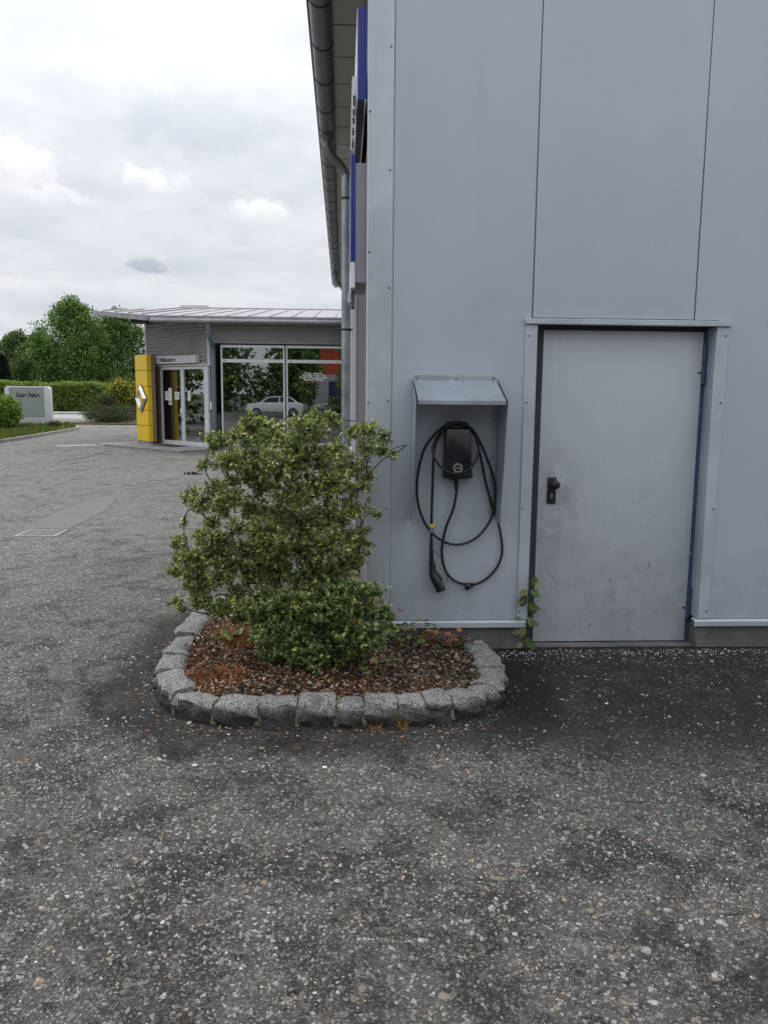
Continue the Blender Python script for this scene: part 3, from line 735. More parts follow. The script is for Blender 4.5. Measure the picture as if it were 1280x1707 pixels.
BL = [(530,698,20),(520,720,26),(428,708,22),(405,728,26),(455,728,32),(490,745,30),(365,735,22),(352,738,15),(343,772,14),(380,770,28),(425,768,36),(470,780,40),(520,765,36),(560,752,22),(588,724,17),(612,718,20),(636,728,15),(640,752,15),(655,758,8),(612,752,20),(580,780,30),(545,805,40),(490,825,38),(440,810,26),(598,815,20),(612,795,16),(590,850,24),
 (318,828,20),(335,838,22),(360,815,20),(385,828,24),(370,850,22),(420,845,24),(460,858,32),(505,868,42),(555,862,36),
 (300,905,16),(318,925,22),(345,895,22),(350,925,28),(300,955,18),(325,962,22),(375,905,28),(388,940,28),(420,915,28),(455,905,34),(500,915,42),(545,912,38),(585,900,22),(575,945,26),(520,960,40),(465,960,34),(420,965,24),
 (293,1003,13),(306,1015,12),(345,1008,18),(375,1010,20),(410,1015,24),(440,1000,26),(630,858,9),(405,880,24),(355,872,16),(440,885,30),(395,990,20),(455,925,30),(330,985,14),(318,975,14),(560,960,28),(595,930,22),(480,1000,30),(520,1000,26),(410,790,24),(385,800,16),(305,870,9),(415,700,14),(560,700,12),(505,705,18),(600,885,16),(610,905,12),(325,1000,16),(340,975,22),(370,965,22),(365,1020,16),(400,1030,16),(430,1035,18),(325,940,24),(370,930,26),(300,930,14),(430,940,26)]
blobs = []
for (x_, y_, r_) in BL:
    yy = -.34+random.uniform(-.22, .26)
    if x_ > 575: yy = random.uniform(-.42, -.24)
    c = at(x_, y_, 1, yy); blobs.append((c, r_*(yy+5)/FPX*1.22))
grow_shrub(shb, (-.37, -.12, .07), blobs, 52, .0285, GREENS, [3, 4, 3, 1], .030, 5)
shb2 = thing('shrub', (-.15, -.35, .07), 'low dense dark green shrub spreading over the bed in front of the tall one', 'shrub')
BL2 = [(470,1010,26),(440,1030,22),(505,1010,26),(430,1060,16),(620,990,20),(560,975,24),(450,1050,24),(490,1035,34),(535,1015,38),(575,1010,36),(610,1020,28),(640,1030,18),(655,1050,14),(625,1060,26),(580,1055,36),(530,1060,38),(485,1075,30),(455,1085,20),(520,1095,28),(560,1090,28),(600,1080,22),(520,1112,14),(545,985,30),(590,985,24),(640,1020,16)]
blobs = []
for (x_, y_, r_) in BL2:
    yy = -.52+random.uniform(-.12, .12)
    r_ *= random.uniform(.8, 1.2); yy += .0006*(1060-y_); c = at(x_, y_, 1, yy); c[2] = max(c[2], .10); blobs.append((c, r_*(yy+5)/FPX*1.25))
grow_shrub(shb2, (-.2, -.45, .07), blobs, 58, .030, [(.045, .090, .030), (.10, .170, .052), (.18, .26, .080), (.30, .38, .13)], [4, 4, 2.5, .6], .030, 9)

# large-leaved plants
def big_leaf(L, wd, lobes=0, cup=.12, n=9):
    """flat-ish leaf outline in the XY plane, base at origin, with a raised midrib fold"""
    vs = [(0, 0, 0)]; 
    if lobes:
        pts = []
        for k in range(lobes*4+1):
            a = -2.45+4.9*k/(lobes*4); r_ = .5*L*(1+.20*math.cos(k*math.pi/2*1.0)); pts.append((r_*math.sin(a), .12*L+r_*math.cos(a)*.95, cup*L*(.5+.5*math.cos(k*1.3))))
        vs += pts; fs = [(0, i, i+1) for i in range(1, len(vs)-1)]
    else:
        L_ = []; R_ = []; M_ = []
        for k in range(1, n):
            f = k/n; w_ = wd*L*.5*math.sin(math.pi*f**.8)
            z = -cup*L*f*f
            L_.append((-w_, f*L, z+cup*.5*w_)); R_.append((w_, f*L, z+cup*.5*w_)); M_.append((0, f*L, z-.02*L))
        vs = [(0,0,0)]+L_+M_+R_+[(0, L, -cup*L)]; k_ = n-1; tip = 3*k_+1; fs = [(0, k_+1, 1), (0, 2*k_+1, k_+1)]
        for i in range(k_-1):
            fs += [(1+i, k_+1+i, k_+2+i, 2+i), (k_+1+i, 2*k_+1+i, 2*k_+2+i, k_+2+i)]
        fs += [(k_, 2*k_, tip), (2*k_, 3*k_, tip)]
    return vs, fs
def leaf_mat(name, col, vein):
    m, t, b, pos = newmat(name); n = t.noise(pos, 60, 5, .6)
    setin(t, b, Base_Color=t.mix(t.ramp(n, .35, .65), col, vein), Roughness=.45)
leaf_mat('g_green', (.04, .09, .018), (.08, .14, .03)); leaf_mat('g_olive', (.11, .12, .03), (.20, .16, .05)); leaf_mat('g_red', (.32, .04, .02), (.42, .12, .05)); leaf_mat('g_rust', (.24, .08, .03), (.36, .17, .07)); leaf_mat('g_dark', (.035, .05, .018), (.07, .08, .03)); leaf_mat('g_lime', (.14, .22, .03), (.2, .26, .06))
def leaf_obj(parent, p, L, wd, yaw, pitch, roll, mat, lobes=0, name='leaf'):
    vs, fs = big_leaf(L, wd, lobes); M = Matrix.Translation(Vector(p)) @ Matrix.Rotation(yaw, 4, 'Z') @ Matrix.Rotation(pitch, 4, 'X') @ Matrix.Rotation(roll, 4, 'Y')
    mb = MB().add([tuple(M @ Vector(v)) for v in vs], fs); o = obj(name, mb, mat, parent, smooth=True)
    return o
# geraniums along the foot of the wall
random.seed(31)
for (xr, cnt, mats, lab) in [((655, 725), 26, ['g_green', 'g_green', 'g_olive', 'g_green'], 'green lobed geranium plant at the wall foot right of the shrub'),
                             ((700, 790), 22, ['g_olive', 'g_red', 'g_rust', 'g_green'], 'sparse geranium with red and olive autumn leaves under the charger'),
                             ((600, 665), 10, ['g_green', 'g_olive', 'g_lime'], 'lime and green lobed geranium leaves at the right foot of the low shrub')]:
    yb = -.14 if xr[0] > 640 else -.62
    cx_ = at(sum(xr)/2, 1060, 1, yb); gt = thing('geranium', (cx_[0], yb, .08), lab, 'plant'); stem = MB()
    for k in range(cnt):
        xx = random.uniform(*xr); yy = yb+random.uniform(-.12, .06)
        zz = (random.uniform(.12, .24) if xr[0] < 660 and xr[0] > 640 else random.uniform(.10, .20)) if xr[0] > 640 else random.uniform(.10, .18)
        x_ = cx_[0]+(xx-sum(xr)/2)/FPX*(yy+5)
        stem.tube([(x_+random.uniform(-.05, .05), yy+.02, .07), (x_+random.uniform(-.02, .02), yy+.01, zz*.6+.02), (x_, yy, zz)], [.0016, .0013, .001], 5)
        leaf_obj(gt, (x_, yy, zz), random.uniform(.035, .055), 1, random.uniform(0, 6.28), random.uniform(-.5, .9), random.uniform(-.4, .4), random.choice(mats), 5)
    tag(obj('stems', stem, 'g_rust', gt), kind='stuff')
    if xr[0] == 655:
        for (a_, z_) in ((633, .36), (666, .31)):
            q = at(a_, 1000, 1, -.16); mm_ = MB().tube([(q[0]-.03, -.16, .1), (q[0]-.01, -.16, z_-.06), (q[0], -.16, z_)], .0012, 5)
            for k in range(7): mm_.tube([(q[0], -.16, z_), (q[0]+random.uniform(-.03, .03), -.16+random.uniform(-.02, .02), z_+random.uniform(-.005, .03))], [.0008, .0042], 5)
            obj('seed_head', mm_, 'g_rust', gt)
# young yellow-green dock at the left rear
dk_ = thing('dock_weed', (-.86, .05, .08), 'bright green broad leaved weed at the left rear of the bed', 'weed')
for k in range(7): leaf_obj(dk_, (-.86+random.uniform(-.03, .03), -.02+random.uniform(-.03, .03), .10), random.uniform(.08, .13), .42, k*.9+.4, random.uniform(.2, .9), 0, random.choice(['g_lime', 'g_green']))
for i, (x_, y_, yaw, lab) in enumerate([(432, 1107, -1.5, 'grey green oval fallen leaf on the mulch below the shrub'), (446, 1120, -1.9, 'pale olive fallen leaf lying nearest the front kerb blocks')]):
    q = at(x_, y_, 2, .10); lf = leaf_obj(None, (q[0], q[1], .108), .085, .5, yaw, .03, .1, 'g_olive' if i else 'g_green', name='fallen_leaf'); tag(lf, lab, 'leaf')

# climber beside the door
cv_ = thing('climbing_plant', (1.0, -.04, 0), 'dark climbing weed with broad leaves growing up the left door jamb', 'plant')
sp1 = [at(x_, y_, 1, -.03) for x_, y_ in [(877, 1083), (874, 1060), (884, 1040), (886, 1015), (880, 990), (888, 962)]]
obj('stem', MB().tube(catmull(sp1, 6), .0035, 6), 'g_dark', cv_, smooth=True)
def hang_leaf(parent, px_, py_, L, ang, mat, wd=.66, tilt=.35):
    """leaf seen nearly face on: hangs from its stalk point, pointing ang degrees from straight down"""
    q = at(px_, py_, 1, -.05); vs, fs = big_leaf(L, wd); a = R(ang)
    dirv = Vector((math.sin(a), -.25*tilt, -math.cos(a))).normalized(); nv = Vector((random.uniform(-.3, .3), -1, random.uniform(.2, .9))).normalized()
    X = dirv.cross(nv).normalized(); Nn = X.cross(dirv)
    mb = MB().add([tuple(Vector(q)+X*v[0]+dirv*v[1]+Nn*v[2]) for v in vs], fs); return obj('leaf', mb, mat, parent, smooth=True)
for (x_, y_, L, ang, mt) in [(888, 978, .075, 170, 'g_green'), (890, 972, .060, 80, 'g_olive'), (884, 984, .070, 60, 'g_green'), (880, 985, .060, -70, 'g_olive'), (876, 992, .085, -20, 'g_dark'), (884, 1004, .085, 25, 'g_green'), (872, 1000, .055, -60, 'g_green'), (887, 1012, .06, 70, 'g_dark'), (880, 1028, .085, 30, 'g_green'), (874, 1046, .075, -25, 'g_olive'), (868, 1052, .060, -80, 'g_dark'), (878, 1062, .065, 15, 'g_green'), (882, 1070, .070, 35, 'g_green'), (870, 1072, .05, -50, 'g_olive'), (886, 1040, .05, 85, 'g_dark'), (868, 1030, .045, -75, 'g_green'), (889, 994, .05, 95, 'g_green')]:
    hang_leaf(cv_, x_, y_, L, ang, mt)

# small litter on the asphalt
for (x_, y_, mt, lab, sz) in [(325, 1278, 'gravel_pale', 'pale square stone chip left of the planter front', .022), (437, 1250, 'mortar', 'pinkish tan broken chip in front of the planter', .024), (541, 1281, 'sign_white', 'white stone chip in front of the planter centre', .020), (1190, 1636, 'mortar', 'tan pebble at the lower right of the yard', .018)]:
    q = at(x_, y_, 2, 0); mb = MB().box(q[0]-sz/2, q[0]+sz/2, q[1]-sz*.35, q[1]+sz*.35, 0, sz*.4)
    mb.v = [(a+random.uniform(-.003, .003), b_+random.uniform(-.003, .003), c+random.uniform(-.001, .003)) for a, b_, c in mb.v]
    tag(obj('stone_chip', mb, mt, bevel=.002), lab, 'stone')
n = 260; ang = rng.integers(0, len(kxy), n); x = kxy[ang, 0]*1.07+rng.normal(0, .05, n); y = kxy[ang, 1]*1.12+rng.normal(0, .05, n)-.02
ok = ~inside(x, y, kpoly) & (kerb_dist(x, y) > .10) & (y < .9); x, y = x[ok], y[ok]; n = len(x)
x2 = rng.uniform(.8, 2.3, 70); y2 = -rng.uniform(.0, .09, 70)-.01
P = np.concatenate([np.stack([x, y, np.full(n, .006)], -1), np.stack([x2, y2, np.full(70, .006)], -1)]); n = len(P)
D = rng.normal(size=(n, 3)); D[:, 2] *= .2
tag(leaves('leaf_litter', P, D, rng.uniform(.012, .035, n), .5, pick_cols(n, [(.22, .095, .05), (.30, .19, .12), (.12, .065, .04)], [2, 2, 3], .3), 'chips', None, (LEAF_V, LEAF_F), 1.0), 'scattered rusty leaf litter round the kerb foot and under the door', 'leaf litter', kind='stuff')

# ================================================================== HALL
hall = thing('metal_clad_hall', (0, 0, 0), 'tall hall clad in plain grey metal panels with a side door', 'building')
TOP = 4.66
def bx(name, a, mat, parent=hall, bevel=0.0, **k): return obj(name, MB().box(*a), mat, parent, bevel=bevel, seg=1, **k)
# structural core behind the cladding (dark joints show it)
mb = MB().box(.16, 1.03, .045, .30, .155, TOP).box(1.03, 2.205, .045, .30, 2.12, TOP).box(2.205, 9.0, .045, .30, .155, TOP)
obj('wall_core', mb, 'dark_gap', hall)
J = .0025
wp = [(.155, 1.02-J, .203, TOP), (1.02+J, 2.043-J, 2.128, TOP), (2.043+J, 3.066-J, .203, TOP)]
for k in range(3, 8): wp.append((3.066+(k-3)*1.023+J, 3.066+(k-2)*1.023-J, .203, TOP))
for i, (a, b_, c, d) in enumerate(wp):
    if i == 2:   # notched round the door opening
        poly = [(2.20, 0, .203), (b_, 0, .203), (b_, 0, d), (a, 0, d), (a, 0, 2.128), (2.20, 0, 2.128)]
        obj('wall_panel', MB().prism(poly, (0, .04, 0)), 'panel', hall, bevel=.002, seg=1)
    else: bx('wall_panel', (a, b_, 0, .04, c, d), 'panel', bevel=.003)
# corner flashing: face strip plus thin return
obj('corner_flashing', MB().prism([(.001, -.006, .10), (.152, -.006, .10), (.152, -.001, .10), (.006, -.001, .10), (.006, .14, .10), (.001, .14, .10)], (0, 0, TOP-.10)), 'trim', hall)
bx('corner_bead', (-.004, .003, -.012, -.0065, .12, TOP), 'trim_light')
bx('corner_plinth', (.02, .16, .012, .14, 0, .10), 'concrete')
bx('plinth', (.16, 1.045, .012, .3, 0, .155), 'concrete', bevel=.006)
bx('plinth', (2.19, 9.0, .012, .3, 0, .155), 'concrete', bevel=.006)
bx('door_sill', (1.045, 2.19, .03, .3, 0, .016), 'concrete', bevel=.004)
for a, b_ in ((.155, 1.045), (2.165, 9.0)):
    obj('base_flashing', MB().prism([(a, .035, .203), (a, -.008, .200), (a, -.022, .190), (a, -.022, .158), (a, -.016, .158), (a, -.014, .186), (a, .035, .190)], (b_-a, 0, 0)), 'trim', hall)
# door surround
bx('door_trim', (.983, 1.055, -.012, .10, .2045, 2.085), 'trim', bevel=.002)
bx('door_trim', (2.188, 2.262, -.012, .13, .2045, 2.085), 'trim', bevel=.002)
obj('door_header', MB().prism([(.975, -.0005, 2.126), (.975, -.030, 2.121), (.975, -.030, 2.090), (.975, -.0005, 2.0865)], (1.298, 0, 0)), 'trim', hall, bevel=.0015, seg=1)
fr = obj('door_frame', MB().box(1.056, 1.118, .105, .20, .016, 2.12).box(1.118, 2.187, .125, .20, 2.068, 2.12), 'frame_dark', hall)
fr2 = bx('hinge_jamb', (2.160, 2.187, .115, .20, .016, 2.068), 'frame_blue')
bx('opening_lining', (1.056, 2.187, .201, .28, .016, 2.12), 'dark_gap')
leaf_ = obj('door', MB().box(1.121, 2.156, .100, .150, .024, 2.064), 'door_paint', hall, bevel=.004, seg=2)
obj('door_edge', MB().box(1.1185, 1.1205, .112, .150, .024, 2.064), 'dark_gap', leaf_)
# handle plate, knob and lock
q = at(918.5, 818, 1, .098)
obj('handle_plate', MB().box(q[0]-.029, q[0]+.029, .088, .0995, q[2]-.085, q[2]+.088), 'black_plastic', leaf_, bevel=.004)
kn = MB().tube([(q[0]+.012, .088, q[2]+.045), (q[0]+.012, .066, q[2]+.045), (q[0]+.012, .060, q[2]+.045), (q[0]+.012, .030, q[2]+.045), (q[0]+.012, .026, q[2]+.045)], [.014, .014, .027, .027, .022], 24)
obj('knob', kn, 'black_plastic', leaf_, smooth=True)
obj('lock_cylinder', MB().tube([(q[0], .0885, q[2]-.025), (q[0], .0845, q[2]-.025)], .0085, 16).box(q[0]-.005, q[0]+.005, .0845, .0885, q[2]-.048, q[2]-.028), 'steel', leaf_)
obj('keyhole', MB().box(q[0]-.0012, q[0]+.0012, .0838, .0843, q[2]-.030, q[2]-.020), 'dark_gap', leaf_)
for z0, z1 in ((1.735, 1.985), (.185, .395)):
    hg = obj('hinge', MB().tube([(2.168, .098, z0), (2.168, .098, (z0+z1)/2-.003)], .0125, 14).tube([(2.168, .098, (z0+z1)/2+.003), (2.168, .098, z1)], .0125, 14).box(2.171, 2.186, .093, .1145, z0+.01, z1-.01), 'hinge_blue', leaf_, smooth=True)
for z_ in (1.80, .245): obj('weld_spot', MB().box(2.13, 2.152, .097, .0998, z_, z_+.011), 'frame_dark', leaf_)
# screws
scm = None
def screw(x, y, z, nrm=(0, -1, 0), parent=hall, r=.0055):
    global scm
    if scm is None:
        me = bpy.data.meshes.new('screw'); b_ = MB().tube([(0, .002, 0), (0, -.003, 0), (0, -.005, 0)], [.0055, .0055, .003], 8); me.from_pydata(b_.v, [], b_.f); me.materials.append(MATS['screw']); scm = me
    o = bpy.data.objects.new('screw', scm); COL.objects.link(o); o.location = (x, y, z)
    o.parent = parent
    if parent is not hall: o.matrix_parent_inverse = Matrix.Translation(-Vector(parent.location))
    return o
for y_ in (78, 284, 480, 668, 848): screw(.133, -.007, at(648, y_, 1, 0)[2])
for y_ in (560, 671, 848, 1018):
    screw(1.0, -.013, at(870, y_, 1, 0)[2]); screw(2.243, -.013, at(1190, y_, 1, 0)[2])
for z_ in (.8, 1.6, 2.5, 3.3): screw(.012, -.007, z_)
# side wall: recessed bay, pier and far wall
bx('side_wall', (.30, .40, .14, 4.62, 0, TOP), 'side_grey')
bx('side_wall', (.0, .25, 4.60, 17.9, .02, TOP), 'side_grey')
bx('pier_edge', (-.03, .012, 4.585, 4.72, .02, TOP-.6), 'trim_light')
bx('recess_lintel', (.02, .30, .14, 4.6, 3.3, TOP), 'brown_metal')
bx('rear_wall', (.2, 9, 17.9, 18.1, 0, TOP), 'side_grey')
bx('gable_wall', (8.9, 9.0, .3, 17.9, 0, TOP), 'side_grey')
# soffit boards, eaves and roof
sy = 2.10-.635*4
pan = None
k = 0
while sy < 17.8:
    y0, y1 = max(sy, -.14), min(sy+.635, 17.95)
    if y1 > y0+.05: obj('soffit_board', MB().box(-.30, .10, y0+.014, y1-.014, 4.662, 4.68), 'soffit', hall)
    sy += .635
    k += 1
bx('soffit_batten', (-.30, .10, -.14, 17.95, 4.684, 4.70), 'dark_gap')
roofp = [(-.36, -.15, 4.70), (9.1, -.15, 6.1), (9.1, -.15, 6.22), (-.42, -.15, 4.80)]
obj('roof', MB().prism(roofp, (0, 18.15, 0)), 'roof_sheet', hall)
obj('gable_fill', MB().prism([(.1, 0, 4.665), (9, 0, 4.665), (9, 0, 6.05), (.1, 0, 4.72)], (0, .04, 0)), 'panel', hall)
# gutter: half round trough with bead, joints and outlets
def arc(cx, cz, r_, a0, a1, n): return [(cx+r_*math.cos(a0+(a1-a0)*k/n), cz+r_*math.sin(a0+(a1-a0)*k/n)) for k in range(n+1)]
GX, GZ, GR = -.325, 4.675, .094
outer = arc(GX, GZ, GR, math.pi, 2*math.pi, 14); inner = arc(GX, GZ, GR-.004, 2*math.pi, math.pi, 14)
prof = outer+inner
gut = obj('gutter', MB().prism([(a, -.16, b_) for a, b_ in prof], (0, 18.05, 0)), 'gutter_zinc', hall, smooth=True, angle=60)
obj('gutter_bead', MB().tube([(GX-GR-.006, -.16, GZ+.004), (GX-GR-.006, 17.89, GZ+.004)], .011, 8), 'gutter_dark', gut)
obj('end_cap', MB().prism([(a, 17.885, b_) for a, b_ in outer], (0, .006, 0)), 'gutter_zinc', gut)
yb = 1.62
while yb < 17.8:
    o_ = arc(GX, GZ, GR+.004, math.pi, 2*math.pi, 14); i_ = arc(GX, GZ, GR-.001, 2*math.pi, math.pi, 14)
    obj('gutter_bracket', MB().prism([(a, yb, b_) for a, b_ in o_+i_], (0, .022, 0)), 'gutter_dark', gut)
    yb += .66 if yb > 3.2 else .78
def downpipe(yc, zb):
    outl = obj('gutter_outlet', MB().tube([(GX-.0, yc, GZ-GR-.0), (GX, yc, GZ-GR-.05), (GX, yc, GZ-GR-.07)], [.088, .060, .052], 20), 'gutter_zinc', gut, smooth=True)
    xp = -.108; P_ = [(GX, yc, zb+.48), (GX-.002, yc, zb+.41), (GX+.012, yc, zb+.335), (GX+.065, yc, zb+.25), (xp-.065, yc, zb+.165), (xp-.012, yc, zb+.08), (xp, yc, zb+.0), (xp, yc, zb-.10)]
    top = obj('downpipe_bend', MB().tube(catmull(P_, 8), .050, 20), 'gutter_zinc', hall, smooth=True)
    dp = obj('downpipe', MB().tube([(xp, yc, zb+.06), (xp, yc, .05)], .0525, 24), 'zinc', hall, smooth=True)
    for z_ in (3.90, 2.41, .9):
        obj('pipe_clamp', MB().tube([(xp, yc, z_-.012), (xp, yc, z_+.012)], .057, 24).tube([(xp+.05, yc, z_), (xp+.13, yc, z_)], .007, 8).box(xp+.052, xp+.075, yc-.03, yc+.0, z_-.012, z_+.012), 'gutter_dark', dp, smooth=True)
    for z_ in (3.95, 2.1): obj('pipe_socket', MB().tube([(xp, yc, z_-.03), (xp, yc, z_)], .0555, 24), 'zinc', dp, smooth=True)
downpipe(4.72, 4.10); downpipe(15.2, 4.10)

# signs on the side of the hall
fs_ = thing('fascia_sign', (-.06, .05, 3.4), 'long blue fascia sign box high on the side wall next to the corner', 'sign')
q0 = at(597, 12, 1, .05)[2]; q1 = at(597, 165, 1, .05)[2]
bx('sign_box', (-.060, -.012, .06, 4.4, q1+.004, q0), 'sign_navy', fs_)
bx('end_face', (-.062, -.008, .050, .0595, q1, q0+.002), 'sign_blue', fs_)
bx('light_rail', (-.020, -.010, .052, 4.2, q1-.008, q1+.0035), 'sign_white', fs_)
bx('outer_face', (-.066, -.0605, .06, 4.4, q1+.004, q0), 'trim_light', fs_)
bs = thing('blade_sign', (-.09, .28, 3.3), 'narrow white letter strip with black characters seen edge on between fascia and gutter', 'sign')
za, zb_ = at(588, 250, 1, .28)[2], at(588, 127, 1, .28)[2]
obj('letter_board', MB().prism([(-.100, .28, za), (-.078, .28, za), (-.066, .28, zb_), (-.092, .28, zb_)], (0, .3, 0)), 'sign_white', bs)
for (f0, f1) in ((.60, .74), (.47, .56), (.36, .44), (.285, .30), (.20, .27), (.14, .155), (.02, .12)):
    z0_, z1_ = za+(zb_-za)*f0, za+(zb_-za)*f1; xm = -.089+.012*(f0+f1)/2
    obj('character', MB().box(xm-.004, xm+.008, .2765, .2795, z0_, z1_), 'ink', bs)
ls = thing('box_sign', (-.08, .1, 2.4), 'grey lightbox sign with blue and white edge on the side wall above the pier', 'sign')
z0_, z1_, zw = at(592, 471, 1, .1)[2], at(592, 272, 1, .1)[2], at(592, 437, 1, .1)[2]
bx('housing', (-.073, .0, .095, .70, z0_, z1_), 'sign_side', ls, bevel=.002)
bx('blue_edge', (-.101, -.0735, .09, .70, zw, at(588, 258, 1, .09)[2]), 'sign_blue', ls)
bx('white_edge', (-.101, -.0735, .09, .70, z0_-.03, zw-.001), 'sign_white', ls)
lf_ = thing('wall_floodlight', (-.08, .3, 2.25), 'small brown floodlight bracket hanging under the box sign', 'lamp')
bx('bracket', (-.095, -.070, .25, .42, z0_-.13, z0_-.032), 'brown_metal', lf_)
bx('lamp_housing', (-.115, -.096, .28, .40, z0_-.10, z0_-.04), 'trim_light', lf_)

# ================================================================== CHARGER
hz_t, hz_b = 1.770, 1.625
hd = thing('rain_hood', (.555, 0, .87), 'folded grey metal rain hood with slanted roof and side cheeks over the wall charger', 'rain hood')
HX0, HX1, HD = float(at(684.5, 760, 1, 0)[0]), float(at(826, 760, 1, 0)[0]), .33
zfr = at(770, 668, 1, -HD)[2]
obj('hood_roof', MB().prism([(HX0+.012, -.0005, hz_t), (HX0+.012, -.004, hz_t), (HX0+.012, -.005, hz_t-.030), (HX0+.012, -HD, zfr), (HX0+.012, -HD, zfr-.022), (HX0+.012, -HD+.003, zfr-.022), (HX0+.012, -HD+.003, zfr-.003), (HX0+.012, -.0005, hz_t-.034)], (HX1-HX0-.024, 0, 0)), 'hood_metal', hd)
zsb = .865
for sx_, x_ in ((-1, HX0), (1, HX1)):
    d_ = .0022*sx_
    x0_ = min(x_, x_+d_)
    obj('side_cheek', MB().prism([(x0_, -.0005, hz_t-.02), (x0_, -HD+.004, zfr+.004), (x0_, -HD+.004, zfr-.02), (x0_, -.20, zsb+.005), (x0_, -.0005, zsb)], (.0022, 0, 0)), 'hood_metal', hd)
    xi = x_-sx_*.0025
    bx('fixing_flange', (min(xi, xi-sx_*.032), max(xi, xi-sx_*.032), -.0045, -.0005, zsb+.02, zfr-.03), 'hood_metal', hd)
    for z_ in (1.50, 1.27, 1.0): screw(x_-sx_*.02, -.0065, z_, parent=hd)
for x_ in (HX0+.03, .555, HX1-.03): screw(x_, -.0065, hz_t-.016, parent=hd)
obj('drill_hole', MB().disc((.60, -.06, hz_t-.072), (0, -.6, .8), .007, .001, 12), 'dark_gap', hd)

ch = thing('wall_charger', (.575, 0, 1.15), 'black electric car charger on the wall with its cable coiled round it', 'charger')
def wy(x_, y_, yv): 
    q = at(x_, y_, 1, yv); return q
yf = -.12
bl, br_ = wy(738, 790, -.06), wy(787, 790, -.06)
tl, trr = wy(742, 706, -.06), wy(783, 706, -.06)
body = MB().prism([(tl[0], -.001, tl[2]-.02), (tl[0]+.02, -.001, tl[2]+.01), (trr[0]-.02, -.001, tl[2]+.01), (trr[0], -.001, tl[2]-.02), (br_[0]-.004, -.001, br_[2]), (br_[0]+.002, -.001, br_[2]-.004), (br_[0]-.003, -.001, br_[2]-.022), (.62, -.001, br_[2]-.030), (.53, -.001, br_[2]-.030), (bl[0]+.002, -.001, bl[2]-.022), (bl[0]-.003, -.001, bl[2]-.004), (bl[0]+.004, -.001, bl[2])], (0, -.085, 0))
obj('housing', body, 'black_plastic', ch, bevel=.006)
c0, c1 = wy(743, 713, -.115), wy(786, 713, -.115); c2, c3 = wy(785, 788, -.115), wy(740, 788, -.115)
cov = MB().add([(c0[0], -.087, c0[2]), (c1[0], -.087, c1[2]), (c2[0], -.087, c2[2]), (c3[0], -.087, c3[2]), (c0[0]+.008, -.105, c0[2]-.008), (c1[0]-.008, -.105, c1[2]-.008), (c2[0]-.006, -.135, c2[2]+.012), (c3[0]+.006, -.135, c3[2]+.012)],
               [(4,7,6,5),(0,4,5,1),(1,5,6,2),(2,6,7,3),(3,7,4,0),(0,1,2,3)])
obj('front_cover', cov, 'black_gloss', ch, bevel=.004)
rg_ = wy(763, 780.5, -.138)
obj('socket_ring', MB().lathe_y(rg_[0], rg_[2], [(-.118, .031), (-.140, .031), (-.143, .029), (-.1425, .0205), (-.138, .0185)]), 'steel', ch, smooth=True)
obj('socket_face', MB().tube([(rg_[0], -.120, rg_[2]), (rg_[0], -.1385, rg_[2])], .0190, 24), 'black_plastic', ch, smooth=True)
text_mesh('mennekes', .0062, 'letter_white', (rg_[0], -.1392, rg_[2]-.0015), (1, 0, 0), (0, 0, 1), 'ring_lettering', ch, .0002, 'CENTER', .0003)
for k in range(20):
    a = k*math.pi/10; obj('ring_notch', MB().box(rg_[0]+.0255*math.cos(a)-.0009, rg_[0]+.0255*math.cos(a)+.0009, -.1432, -.1415, rg_[2]+.0255*math.sin(a)-.0009, rg_[2]+.0255*math.sin(a)+.0009), 'dark_gap', ch)
sl0 = wy(762.5, 758, -.127); obj('status_bar', MB().box(sl0[0]-.0045, sl0[0]+.0045, -.134, -.118, sl0[2]-.030, sl0[2]+.026), 'dark_gap', ch, bevel=.003)
g0 = wy(760, 797, -.05); obj('cable_gland', MB().tube([(g0[0], -.05, g0[2]+.03), (g0[0], -.05, g0[2]-.005), (g0[0], -.05, g0[2]-.02), (g0[0]-.001, -.05, g0[2]-.07)], [.018, .018, .013, .009], 16).tube([(g0[0]-.028, -.05, g0[2]+.02), (g0[0]-.028, -.05, g0[2]-.012)], .010, 12), 'black_plastic', ch, smooth=True)
def cp(u, v): return (690+u/5.506, 690+v/5.506)
seq = [(395,610,.05),(390,700,.05),(360,870,.045),(300,1020,.035),(262,1180,.030),(256,1300,.022),(290,1440,.022),(370,1530,.022),(480,1562,.022),(600,1550,.022),(720,1460,.022),(795,1330,.022),(806,1200,.022),(775,1010,.025),(720,860,.035),(660,640,.05),(610,400,.07),(560,210,.08),(480,110,.085),(390,90,.085),(290,135,.085),(210,220,.09),(172,330,.12),(215,450,.145),(300,525,.152),(400,548,.155),(500,510,.152),(570,410,.14),(592,310,.11),(560,190,.10),(480,100,.10),(390,76,.10),(290,105,.10),(180,200,.08),(100,310,.07),(45,490,.06),(26,690,.055),(50,880,.05),(130,1050,.045),(250,1160,.045),(400,1200,.045),(560,1145,.045),(680,1010,.048),(735,860,.055),(738,640,.06),(680,440,.075),(600,250,.09),(520,130,.115),(400,82,.118),(290,130,.115),(215,230,.10),(185,330,.08),(176,450,.07),(168,700,.055),(162,900,.05),(160,1020,.05),(158,1170,.05)]
pts = [wy(*cp(u, v), -d) for u, v, d in seq]
obj('cable', MB().tube(catmull(pts, 8), .0082, 10), 'cable_black', ch, smooth=True)
pg = [wy(*cp(u, v), -d) for u, v, d in [(158,1160,.05),(158,1260,.05),(160,1360,.05)]]
obj('strain_relief', MB().tube(pg, [.0105, .013, .0155], 14), 'black_plastic', ch, smooth=True)
pg = [wy(*cp(u, v), -d) for u, v, d in [(160,1355,.05),(170,1400,.05),(168,1450,.052),(185,1500,.056),(215,1550,.060),(240,1600,.062)]]
